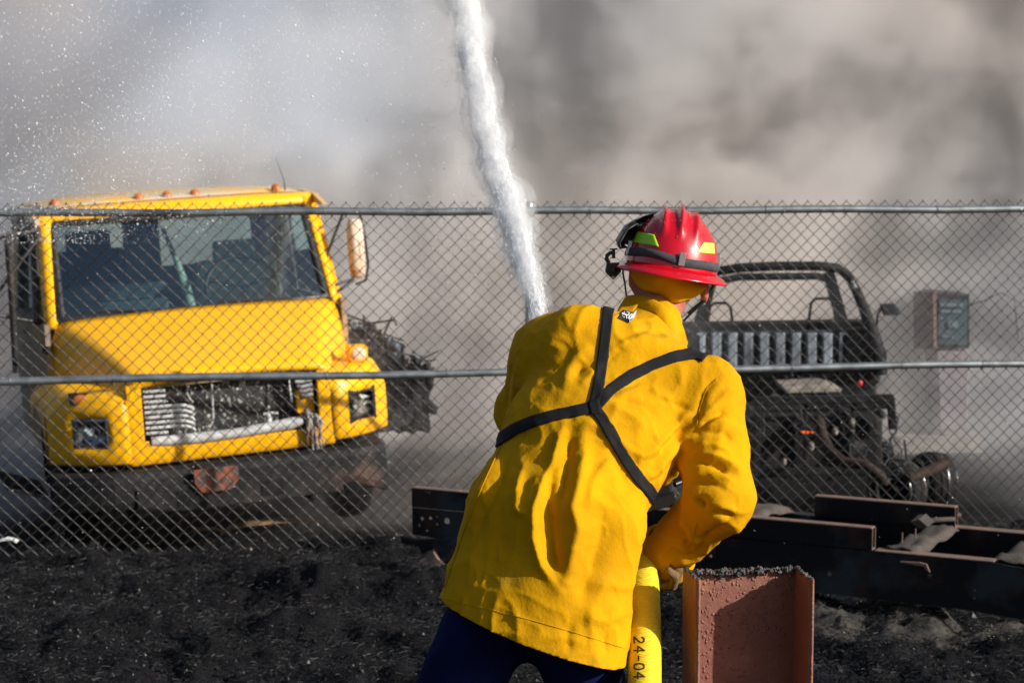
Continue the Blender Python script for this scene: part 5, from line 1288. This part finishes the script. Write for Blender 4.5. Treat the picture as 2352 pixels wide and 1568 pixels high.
mb = MB(); mb.tube([WR + dd * -.046 + (a1 * math.cos(t) + a2 * math.sin(t)) * .0768 for t in np.linspace(0, 2 * math.pi, 41)], .0013, 5, cap=False); pch(mb.build('cuff_seam', m_cap, person))
mb = MB(); mb.tube([WR + dd * .006 + (a1 * math.cos(t) + a2 * math.sin(t)) * .0798 for t in np.linspace(0, 2 * math.pi, 41)], .0012, 5, cap=False); pch(mb.build('cuff_seam', m_cap, person))
# chest pack under the right arm
def pxbox(quad, Y, dep):
    mb = MB(); mb.prism([at(u, v, Y) for u, v in quad], (0, dep, 0)); return mb
pch(pxbox([(1468, 1092), (1492, 1104), (1500, 1122), (1498, 1152), (1484, 1156), (1478, 1120)], 4.93, .03).build('strap_end', m_strap, person, bevel=.004))
cp = pch(pxbox([(1480, 1112), (1540, 1104), (1548, 1148), (1482, 1156)], 5.10, .10).build('chest_pack', m_strap, person, bevel=.008, segs=3))
def cch(o): o.parent = cp; return o
cch(pxbox([(1486, 1148), (1553, 1134), (1556, 1146), (1538, 1164), (1490, 1176)], 5.06, .06).build('pack_flap', m_hard, cp, bevel=.006, segs=3))
cch(pxbox([(1540, 1050), (1570, 1062), (1571, 1098), (1560, 1110), (1536, 1100)], 5.14, .05).build('radio', m_strap, cp, bevel=.005, segs=3))
mb = MB(); mb.tube([at(1550, 1112, 5.12), at(1575, 1102, 5.14), at(1594, 1095, 5.15)], [.008, .0075, .007], 10); cch(mb.build('radio_antenna', m_hard, cp))

# ---------------------------------------------------------------- helmet
helm = bpy.data.objects.new('helmet', None); COL.objects.link(helm); helm.parent = person
hx = np.array([math.cos(rad(9.5)), 0, -math.sin(rad(9.5))]); hz = np.array([math.sin(rad(9.5)), 0, math.cos(rad(9.5))]); hy = np.array([0, 1., 0])
pc = rad(-3); hy2 = hy * math.cos(pc) - hz * math.sin(pc) * -1; hz2 = np.cross(hx, hy2)
HO = at(1541, 614, 5.165)
Mh = Matrix.Identity(4)
for i in range(3): Mh[i][0] = hx[i]; Mh[i][1] = hy2[i]; Mh[i][2] = hz2[i]; Mh[i][3] = HO[i]
helm.matrix_world = Mh; helm.matrix_parent_inverse = PI_; helm.matrix_local = helm.matrix_local
helm.matrix_basis = Mh
PR = [(0.0, .1255), (.02, .1245), (.04, .1215), (.06, .1165), (.08, .1085), (.10, .0970), (.12, .0810), (.135, .0650), (.147, .0460), (.154, .0270), (.158, .0001)]
def dome_r(z): return np.interp(z, [p[0] for p in PR], [p[1] for p in PR])
NZ, NT = 44, 160
def dome_pt(k, th, off=0.0):
    # k 0..1 from base to apex along the profile
    s = k * (len(PR) - 1); i = min(int(s), len(PR) - 2); f = s - i
    z = PR[i][0] * (1 - f) + PR[i + 1][0] * f; r = PR[i][1] * (1 - f) + PR[i + 1][1] * f
    x = (r + off) * math.cos(th); y = (r + off) * math.sin(th) * 1.17; z = z + off * .6 * k
    top_ = min(1, max(0, (z - .072) / .022)); h = 0
    for x0, amp in ((0, .0165), (-.045, .0135), (.045, .0135)): h += amp * math.exp(-((x - x0) / .0082) ** 2)
    return (x, y, z + h * top_ * (1.0 if off == 0 else 0))
ks = 1 - (1 - np.linspace(0, 1, NZ)) ** 1.15
G = [[dome_pt(k, 2 * math.pi * j / NT) for j in range(NT)] for k in ks]
# smooth the rows so the profile reads as one curve
A_ = np.array(G); 
for _ in range(3): A_[1:-1] = (A_[:-2] + 2 * A_[1:-1] + A_[2:]) / 4
mb = MB(); mb.grid(A_.tolist(), True, False, True)
G = []
for r_, z in ((.1255, .0), (.129, -.003), (.136, -.006), (.146, -.011), (.1535, -.018), (.1555, -.021), (.1545, -.024), (.145, -.016), (.130, -.009), (.120, -.006), (.118, .02)):
    ex = (r_ - .1255) / .03
    G.append([(r_ * math.cos(t), (r_ * 1.17 + max(0, ex) * .008) * math.sin(t), z - (.006 * max(0, ex) * abs(math.sin(t)))) for t in 2 * math.pi * np.arange(NT) / NT])
mb.grid(G, True, True, True)
shell = mb.build('helmet_shell', m_red, helm)
def to_w(p): return HO + hx * p[0] + hy2 * p[1] + hz2 * p[2]
Aw = np.array([[to_w(p) for p in row] for row in A_.tolist()]).reshape(-1, 3)
idx = np.arange(NZ * NT).reshape(NZ, NT); nx_ = np.roll(idx, -1, 1)
hb = bvh_of(Aw, np.stack([idx[:-1], nx_[:-1], nx_[1:], idx[1:]], -1).reshape(-1, 4))
def hch(o): o.parent = helm; o.matrix_parent_inverse = Mh.inverted(); return o
hch(patch('helmet_sticker', z4([(628, 370), (803, 402), (850, 523), (580, 474)]), hb, m_lime, helm, off=.0012, th=.0006, n=10))
hch(patch('helmet_sticker', z4([(1302, 481), (1404, 488), (1412, 594), (1236, 580)]), hb, m_limey, helm, off=.0012, th=.0006, n=10))
mb = MB(); G = []
for zz, off in ((.012, .0022), (.012, .0045), (.024, .0048), (.034, .0045), (.034, .0022)):
    G.append([((dome_r(zz) + off) * math.cos(t), (dome_r(zz) + off) * 1.17 * math.sin(t), zz - .006 * math.exp(-((t - 4.95) / .5) ** 2) + .005 * math.exp(-((t - 4.1) / .4) ** 2) - .004 * math.exp(-((t - 5.8) / .3) ** 2)) for t in 2 * math.pi * np.arange(96) / 96])
mb.grid(G, True, False, True); mb.build('goggle_strap', m_band, helm)
mb = MB(); mb.box((.003, -.155, .006), (.020, -.147, .042)); mb.build('strap_clip', mat('clear_plastic', (.35, .30, .32), .08, spec=1, metal=.5), helm, bevel=.002)
for x, a in ((-.122, 0), (.118, 0)):
    mb = MB(); mb.box((x - .006, -.045, .012), (x + .006, -.030, .052)); mb.build('strap_clip', mat('clear_clip', (.35, .30, .34), .1, spec=1, metal=.4), helm, bevel=.002)
mb = MB(); rr = random.Random(8)
for _ in range(90):
    th = rr.uniform(3.3, 5.9) if rr.random() < .7 else rr.uniform(5.2, 6.1); k_ = rr.uniform(.35, .95); p_ = dome_pt(k_, th)
    mb.ball(p_, rr.uniform(.0009, .0024), 6, 4, (1, 1, 1.2))
mb.build('water_beads', mat('water_bead', (.55, .08, .10), .05, spec=1, coat=1), helm, kind='stuff')
# goggles pushed up on the far left of the helmet
gg = bpy.data.objects.new('goggles', None); COL.objects.link(gg); gg.parent = helm
mb = MB(); G = []
for zz, off in ((.035, .012), (.030, .030), (.045, .040), (.085, .038), (.105, .026), (.100, .010)):
    G.append([((dome_r(zz) + off) * math.cos(t), (dome_r(zz) + off) * 1.12 * math.sin(t), zz + .012 * math.sin((t - 1.7) * 2)) for t in np.linspace(1.75, 3.45, 20)])
mb.grid(G); mb.build('goggle_frame', m_hard, gg, solid=.004)
mb = MB(); G = []
for zz, off in ((.075, .040), (.10, .034), (.125, .020), (.135, .008)):
    G.append([((dome_r(zz) + off) * math.cos(t), (dome_r(zz) + off) * 1.12 * math.sin(t), zz) for t in np.linspace(1.9, 3.3, 18)])
mb.grid(G); mb.build('goggle_lens', glass_mat('smoke_lens', (.35, .35, .33), .1), gg, solid=.002)
# clip lamp holder on the left of the brim
lampc = bpy.data.objects.new('lamp_holder', None); COL.objects.link(lampc); lampc.parent = helm
def lp(u, v, Y=5.12): return at(u, v, Y)
mb = MB(); mb.prism([lp(u, v) for u, v in z4([(322, 690), (460, 685), (470, 775), (388, 862), (306, 780)])], (0, .03, 0)); o = mb.build('lamp_body', m_hard, lampc, bevel=.003); hch(o); o.parent = lampc; o.matrix_parent_inverse = Mh.inverted()
mb = MB(); mb.tube([lp(u, v, 5.13) for u, v in z4([(400, 580), (355, 585), (325, 610), (318, 645), (345, 685)])], .0055, 8); mb.tube([lp(u, v, 5.13) for u, v in z4([(390, 545), (390, 640)])], .0045, 8)
mb.beam(lp(*z4([(350, 548)])[0], 5.13), lp(*z4([(430, 546)])[0], 5.13), .014, .004); o = mb.build('lamp_clamp', m_hard, lampc, kind='stuff'); o.matrix_parent_inverse = Mh.inverted()
mb = MB(); c = Vector(lp(*z4([(388, 835)])[0], 5.115)); mb.ball(c, .005, 10, 6); o = mb.build('lamp_button', mat('grey_button', (.5, .5, .5), .4), lampc); o.matrix_parent_inverse = Mh.inverted()
mb = MB(); c = Vector(lp(*z4([(383, 760)])[0], 5.118)); mb.ball(c, .011, 8, 6, (1, .5, 1)); o = mb.build('lamp_knob', m_hard, lampc); o.matrix_parent_inverse = Mh.inverted()
# chin strap
for pts in ([(483, 700), (487, 800), (505, 900), (520, 1020)],):
    mb = MB(); mb.tube([at(*z4([p])[0], 5.14) for p in pts], .0025, 6); pch(mb.build('chin_strap', m_hard, person))
mb = MB(); mb.tube([at(*z4([p])[0], 5.22) for p in [(1410, 850), (1380, 960), (1290, 1090), (1180, 1190), (1095, 1275)]], .003, 6); pch(mb.build('chin_strap', m_hard, person))
mb = MB(); mb.tube([at(*z4([p])[0], 5.25) for p in [(1330, 1050), (1240, 1110), (1140, 1200)]], .0035, 6); pch(mb.build('chin_strap', m_hard, person))
# neck cloth hanging out of the helmet
bt_ = resample(np.array(z4([(520, 700), (560, 820), (600, 900), (680, 968), (780, 1000), (870, 1022), (930, 1075), (1040, 1108), (1110, 1078), (1230, 1040), (1330, 950), (1375, 880), (1400, 820)])), 6)
tp_ = resample(np.array(z4([(500, 600), (760, 660), (1000, 700), (1200, 740), (1420, 760)])), 6)
G = []
for i in range(13):
    t = i / 12; row = []
    for j in range(41):
        s = j / 40; a, b = samp(tp_, s), samp(bt_, s); p = a * (1 - t) + b * t
        c_ = math.sin(math.pi * s); Y = 5.185 - .150 * c_ ** .55 * (1 - .26 * t ** 2.2)
        Y += .004 * math.sin(s * 21 + t * 5) * t + .003 * math.sin(s * 9 + 2) - .005 * math.exp(-((t - .45 - .2 * math.sin(s * 7)) / .05) ** 2) - .006 * math.exp(-((t - .93) / .05) ** 2)
        row.append(at(p[0], p[1], Y))
    G.append(row)
mb = MB(); mb.grid(G); pch(mb.build('neck_cloth', m_cap, person, solid=-.003, subd=1))

# ---------------------------------------------------------------- fire hose with nozzle and stencilled number
m_hose = mat('yellow_hose_jacket', (.72, .54, .012), .75, bump=.5, bscale=300, stretch=(.12, .12, 1.6), col2=(.42, .34, .06), scale=5, mixlo=.55, mixhi=.75, bdetail=1)
hose = thing('fire_hose', 'yellow fabric fire hose stencilled 24-04 running from the ground up to the gloves', 'hose', (.3, 4.5, 0))
hp_ = [at(1302, 930, 5.62), at(1345, 1010, 5.5), at(1400, 1110, 5.30), at(1452, 1215, 5.06), at(1478, 1320, 4.84), at(1481, 1440, 4.66), at(1481, 1568, 4.50), np.array([.305, 4.33, .62]), np.array([.27, 4.10, .30]), np.array([.16, 3.75, .09]), np.array([-.1, 3.2, .05]), np.array([-.6, 2.4, .045]), np.array([-1.6, 1.4, .045])]
hpp = resample(np.array([list(p) for p in hp_]), .02)
hp3 = []
arr = np.array([list(p) for p in hp_]); s_ = np.concatenate([[0], np.cumsum(np.linalg.norm(np.diff(arr, axis=0), axis=1))])
for q in np.arange(0, s_[-1], .03): hp3.append([np.interp(q, s_, arr[:, k]) for k in range(3)])
hp3 = np.array(hp3)
for _ in range(8): hp3[1:-1] = (hp3[:-2] + 2 * hp3[1:-1] + hp3[2:]) / 4
mb = MB(); mb.tube([tuple(p) for p in hp3], .0405, 28, up=(1, 0, 0)); HI_ = Matrix.Translation(-Vector(hose.location))
o = mb.build('hose_line', m_hose, hose); o.matrix_parent_inverse = HI_
hbv = BVHTree.FromPolygons([Vector(v) for v in mb.v], mb.f)
GL = {'2': [[(.1, .78), (.3, .97), (.7, .97), (.9, .78), (.85, .58), (.15, .08)], [(.05, .03), (.95, .03)]], '4': [[(.72, .0), (.72, .42)], [(.72, .56), (.72, 1.0), (.08, .38), (.40, .38)], [(.55, .38), (1.0, .38)]],
      '-': [[(.15, .45), (.85, .45)]], '0': [[(.42, .98), (.18, .9), (.08, .6), (.08, .4), (.18, .1), (.42, .02)], [(.58, .98), (.82, .9), (.92, .6), (.92, .4), (.82, .1), (.58, .02)]]}
mb = MB()
for k, (ch, v0) in enumerate((('2', 1461), ('4', 1482), ('-', 1503), ('0', 1522), ('4', 1542))):
    for st in GL[ch]:
        C_ = np.array([(1456 + 24 * b, v0 + 15.5 * a) for a, b in st])
        for i in range(len(C_) - 1):
            a, b = C_[i], C_[i + 1]; d = (b - a) / np.linalg.norm(b - a); n_ = np.array([-d[1], d[0]]) * 1.7; e = d * 1.2
            for t0 in (0, .5):
                p, q = a + (b - a) * t0 - e * (t0 == 0), a + (b - a) * (t0 + .5) + e * (t0 > 0)
                mb.add([cast(hbv, *(p - n_), .0007)[0], cast(hbv, *(q - n_), .0007)[0], cast(hbv, *(q + n_), .0007)[0], cast(hbv, *(p + n_), .0007)[0]], [(0, 1, 2, 3)])
o = mb.build('stencil_number', mat('black_ink', (.015, .015, .012), .8), hose); o.matrix_parent_inverse = HI_
n0 = hp3[0]; nd = at(1240, 740, 6.1) - n0; nd /= np.linalg.norm(nd)
mb = MB(); mb.tube([n0 - nd * .06, n0 - nd * .03, n0 + nd * .03, n0 + nd * .04, n0 + nd * .14, n0 + nd * .16, n0 + nd * .22], [.047, .05, .05, .038, .034, .045, .034], 20)
o = mb.build('nozzle', m_hard, hose); o.matrix_parent_inverse = HI_
# ---------------------------------------------------------------- water jet, spray and mist
m_foam = mat('white_water', (.97, .975, .98), .5, spec=.3, col2=(.90, .92, .95), scale=22, mixlo=.42, mixhi=.62, bump=.1, bscale=40, stretch=(1, .3, .5))
m_foam.node_tree.nodes['Principled BSDF'].inputs['Subsurface Weight'].default_value = .0
m_drop = mat('water_drop', (.97, .975, .98), .15, spec=1.0)
nt_ = m_drop.node_tree; tl_ = nt_.nodes.new('ShaderNodeBsdfTranslucent'); tl_.inputs[0].default_value = (.96, .98, .99, 1); mx_ = nt_.nodes.new('ShaderNodeMixShader'); mx_.inputs[0].default_value = .5
nf_ = m_foam.node_tree; t2_ = nf_.nodes.new('ShaderNodeBsdfTranslucent'); t2_.inputs[0].default_value = (.93, .95, .99, 1); x2_ = nf_.nodes.new('ShaderNodeMixShader'); x2_.inputs[0].default_value = .55
nf_.links.new(nf_.nodes['Principled BSDF'].outputs[0], x2_.inputs[1]); nf_.links.new(t2_.outputs[0], x2_.inputs[2]); nf_.links.new(x2_.outputs[0], nf_.nodes['Material Output'].inputs[0])
nt_.links.new(nt_.nodes['Principled BSDF'].outputs[0], mx_.inputs[1]); nt_.links.new(tl_.outputs[0], mx_.inputs[2]); nt_.links.new(mx_.outputs[0], nt_.nodes['Material Output'].inputs[0])
J = np.array([n0 + nd * .22, at(1237, 740, 6.1), at(1213, 615, 6.65), at(1167, 482, 7.25), at(1138, 380, 7.8), at(1109, 260, 8.35), at(1086, 130, 9.1), at(1067, 0, 9.9), at(1048, -130, 10.8), at(1030, -260, 11.8), at(1000, -460, 13.2)])
s_ = np.concatenate([[0], np.cumsum(np.linalg.norm(np.diff(J, axis=0), axis=1))]); q = np.arange(0, s_[-1], .018)
JP = np.stack([np.interp(q, s_, J[:, k]) for k in range(3)], 1)
for _ in range(40): JP[1:-1] = (JP[:-2] + 2 * JP[1:-1] + JP[2:]) / 4
JS_ = np.arange(len(JP)) * .018; JP[:, 0] += .006 * np.sin(JS_ * 5.1) + .004 * np.sin(JS_ * 11.7)
q = q / q[-1]
wr = np.interp(q, [0, .06, .11, .2, .33, .53, 1], [.016, .022, .034, .042, .043, .056, .10])
K = 22
T_ = np.gradient(JP, axis=0); T_ /= np.linalg.norm(T_, axis=1)[:, None]
u1 = np.cross(T_, [0, 0, 1.]); u1 /= np.linalg.norm(u1, axis=1)[:, None]; w1 = np.cross(T_, u1)
an = np.arange(K) * 2 * math.pi / K
def jet_skin(name, scale, seed, amp):
    S = np.linalg.norm(JP - JP[0], axis=1)
    PP = np.stack([np.repeat(S * 5, K), np.tile(np.cos(an) * 1.6, len(JP)), np.tile(np.sin(an) * 1.6, len(JP))], 1)
    nz_ = fbm(PP, 4, seed).reshape(len(JP), K)
    R_ = wr[:, None] * scale * (1 + amp * nz_)
    VV = JP[:, None, :] + R_[:, :, None] * (u1[:, None, :] * np.cos(an)[None, :, None] + w1[:, None, :] * np.sin(an)[None, :, None])
    idx = np.arange(len(JP) * K).reshape(len(JP), K); nx = np.roll(idx, -1, 1)
    return np_mesh(name, VV.reshape(-1, 3), np.stack([idx[:-1], nx[:-1], nx[1:], idx[1:]], -1).reshape(-1, 4))
jet = thing('water_jet', 'thick white jet of water shooting over the fence from the nozzle', 'water jet', tuple(float(x) for x in JP[0]))
JI = Matrix.Translation(-Vector(jet.location))
o = link('jet_core', jet_skin('jet_core', .72, 5, .22), jet, m_foam); o.matrix_parent_inverse = JI
def veil_mat(name, lo, hi, amax):
    m = bpy.data.materials.new(name); m.use_nodes = True; nt = m.node_tree; nt.nodes.clear(); N = nt.nodes.new; L = nt.links.new
    o_ = N('ShaderNodeOutputMaterial'); mx = N('ShaderNodeMixShader'); tr = N('ShaderNodeBsdfTransparent'); df = N('ShaderNodeBsdfDiffuse'); tl = N('ShaderNodeBsdfTranslucent'); m2 = N('ShaderNodeMixShader')
    df.inputs[0].default_value = (.97, .975, .99, 1); tl.inputs[0].default_value = (.97, .98, .99, 1); m2.inputs[0].default_value = .5
    tc = N('ShaderNodeTexCoord'); mp = N('ShaderNodeMapping'); mp.inputs['Rotation'].default_value = (rad(-20), rad(12), 0); mp.inputs['Scale'].default_value = (1, .16, .22)
    n1 = N('ShaderNodeTexNoise'); n1.inputs['Scale'].default_value = 42; n1.inputs['Detail'].default_value = 5; n1.inputs['Roughness'].default_value = .7
    r = N('ShaderNodeMapRange'); r.inputs['From Min'].default_value = lo; r.inputs['From Max'].default_value = hi; r.inputs['To Max'].default_value = amax
    L(tc.outputs['Object'], mp.inputs[0]); L(mp.outputs[0], n1.inputs['Vector']); L(n1.outputs['Fac'], r.inputs['Value']); L(r.outputs[0], mx.inputs[0])
    L(df.outputs[0], m2.inputs[1]); L(tl.outputs[0], m2.inputs[2]); L(tr.outputs[0], mx.inputs[1]); L(m2.outputs[0], mx.inputs[2]); L(mx.outputs[0], o_.inputs[0]); return m
for k, (sc_, lo_, hi_, am_) in enumerate(((.90, .42, .60, .8), (1.08, .48, .66, .6), (1.30, .53, .72, .4))):
    o = link('jet_veil', jet_skin('jet_veil', sc_, 9 + k, .36), jet, veil_mat('water_veil', lo_, hi_, am_)); o.matrix_parent_inverse = JI
def fog_mat(name, dens):
    m = bpy.data.materials.new(name); m.use_nodes = True; nt = m.node_tree; nt.nodes.clear()
    o_ = nt.nodes.new('ShaderNodeOutputMaterial'); pv = nt.nodes.new('ShaderNodeVolumePrincipled'); pv.inputs['Color'].default_value = (.98, .985, 1, 1); pv.inputs['Density'].default_value = dens
    nt.links.new(pv.outputs[0], o_.inputs['Volume']); return m
for sc_, dn_ in ((1.35, 6.0), (2.1, 1.6)):
    o = link('fine_mist', jet_skin('fine_mist', sc_, 21, .45), jet, fog_mat('jet_mist', dn_)); o.matrix_parent_inverse = JI
ico_v = np.array([(0, 0, 1), (.894, 0, .447), (.276, .851, .447), (-.724, .526, .447), (-.724, -.526, .447), (.276, -.851, .447), (.724, .526, -.447), (-.276, .851, -.447), (-.894, 0, -.447), (-.276, -.851, -.447), (.724, -.526, -.447), (0, 0, -1)])
ico_f = np.array([(0, 1, 2), (0, 2, 3), (0, 3, 4), (0, 4, 5), (0, 5, 1), (1, 6, 2), (2, 7, 3), (3, 8, 4), (4, 9, 5), (5, 10, 1), (6, 7, 2), (7, 8, 3), (8, 9, 4), (9, 10, 5), (10, 6, 1), (11, 7, 6), (11, 8, 7), (11, 9, 8), (11, 10, 9), (11, 6, 10)])
def drops(name, C_, R_, m, parent=None, stretch=None, kind='stuff'):
    n = len(C_); V_ = ico_v[None] * R_[:, None, None]
    if stretch is not None: d, k = stretch; V_ = V_ + (V_ @ d)[:, :, None] * d[None, None, :] * k if np.ndim(d) == 1 else V_ + np.einsum('nij,nj->ni', V_, d)[:, :, None] * d[:, None, :] * k[:, None, None]
    V_ = V_ + C_[:, None, :]
    F_ = ico_f[None] + (np.arange(n) * 12)[:, None, None]
    return link(name, np_mesh(name, V_.reshape(-1, 3), F_.reshape(-1, 3)), parent, m, kind)
g = np.random.default_rng(3)
n = 13000; i = (g.beta(1.1, 1.25, n) * (len(JP) - 1)).astype(int); a = g.uniform(0, 2 * math.pi, n); rad_ = wr[i] * (.70 + np.abs(g.normal(0, .42, n)))
C_ = JP[i] + (u1[i] * np.cos(a)[:, None] + w1[i] * np.sin(a)[:, None]) * rad_[:, None]
o = drops('jet_fringe', C_, g.uniform(.0005, .0014, n), m_drop, jet, (T_[i], g.uniform(6, 26, n))); o.matrix_parent_inverse = JI
n = 1500; i = (g.uniform(.12, 1, n) * (len(JP) - 1)).astype(int)      # drops shed to the left of the jet
off = np.abs(g.exponential(.11, n)) + wr[i] * .8; side = np.where(g.random(n) < .88, -1, 1); off = np.where(side > 0, off * .35, off)
C_ = JP[i] + np.stack([side * off, g.normal(0, .15, n), g.normal(-.03, .06, n)], 1)
o = drops('flying_drops', C_, g.uniform(.0012, .0032, n), m_drop, jet); o.matrix_parent_inverse = JI
# cloud of fine drops drifting at the upper left
n = 42000
u = g.uniform(-150, 1000, n); v = g.uniform(-80, 560, n); Y = g.uniform(7.0, 10.0, n)
dens = np.exp(-((v - (520 - .62 * u)) / 170) ** 2) * .8 + .42 * np.exp(-((u - 150) / 330) ** 2) + .05
keep_ = (g.random(n) < dens)
u, v, Y = u[keep_], v[keep_], Y[keep_]
C_ = np.array([at(a, b, c) for a, b, c in zip(u, v, Y)])
o = drops('water_spray', C_, g.gamma(1.3, .0006, len(C_)) + .0004, m_drop)
tag(o, 'cloud of glittering water drops drifting above the yellow truck', 'spray')
# and a few hundred caught low, in front of the fence and the wrecks
n = 420; C_ = np.array([at(a, b, c) for a, b, c in zip(g.uniform(0, 2352, n), g.uniform(480, 1250, n), g.uniform(6.5, 9.6, n))])
o = drops('stray_drops', C_, g.gamma(2, .0004, n) + .0004, m_drop)
tag(o, 'stray water drops falling in front of the fence', 'drops')
def mist_density(G, P, x, y, z):
    nse = G.ss(G.noise(P, .8, 3, .5, .5), .35, .72, .15, 1.0)
    e = G.m('MULTIPLY', G.m('MULTIPLY', G.m('MAXIMUM', G.ss(z, 1.7, 2.5), G.ss(x, -3.0, -3.4)), G.ss(x, -.1, -2.2)), G.m('MULTIPLY', G.ss(y, 12.2, 13.2), G.ss(y, 15.4, 14.2)))
    return G.m('MULTIPLY', G.m('MULTIPLY', nse, e), 1.3)
mist = smoke_volume('water_mist', (-7, 12.1, -.4), (.3, 15.5, 6), (80, 38, 70), mist_density, color=(.76, .85, 1.0))
tag(mist, 'pale bluish water mist hanging above the yellow truck', 'mist')
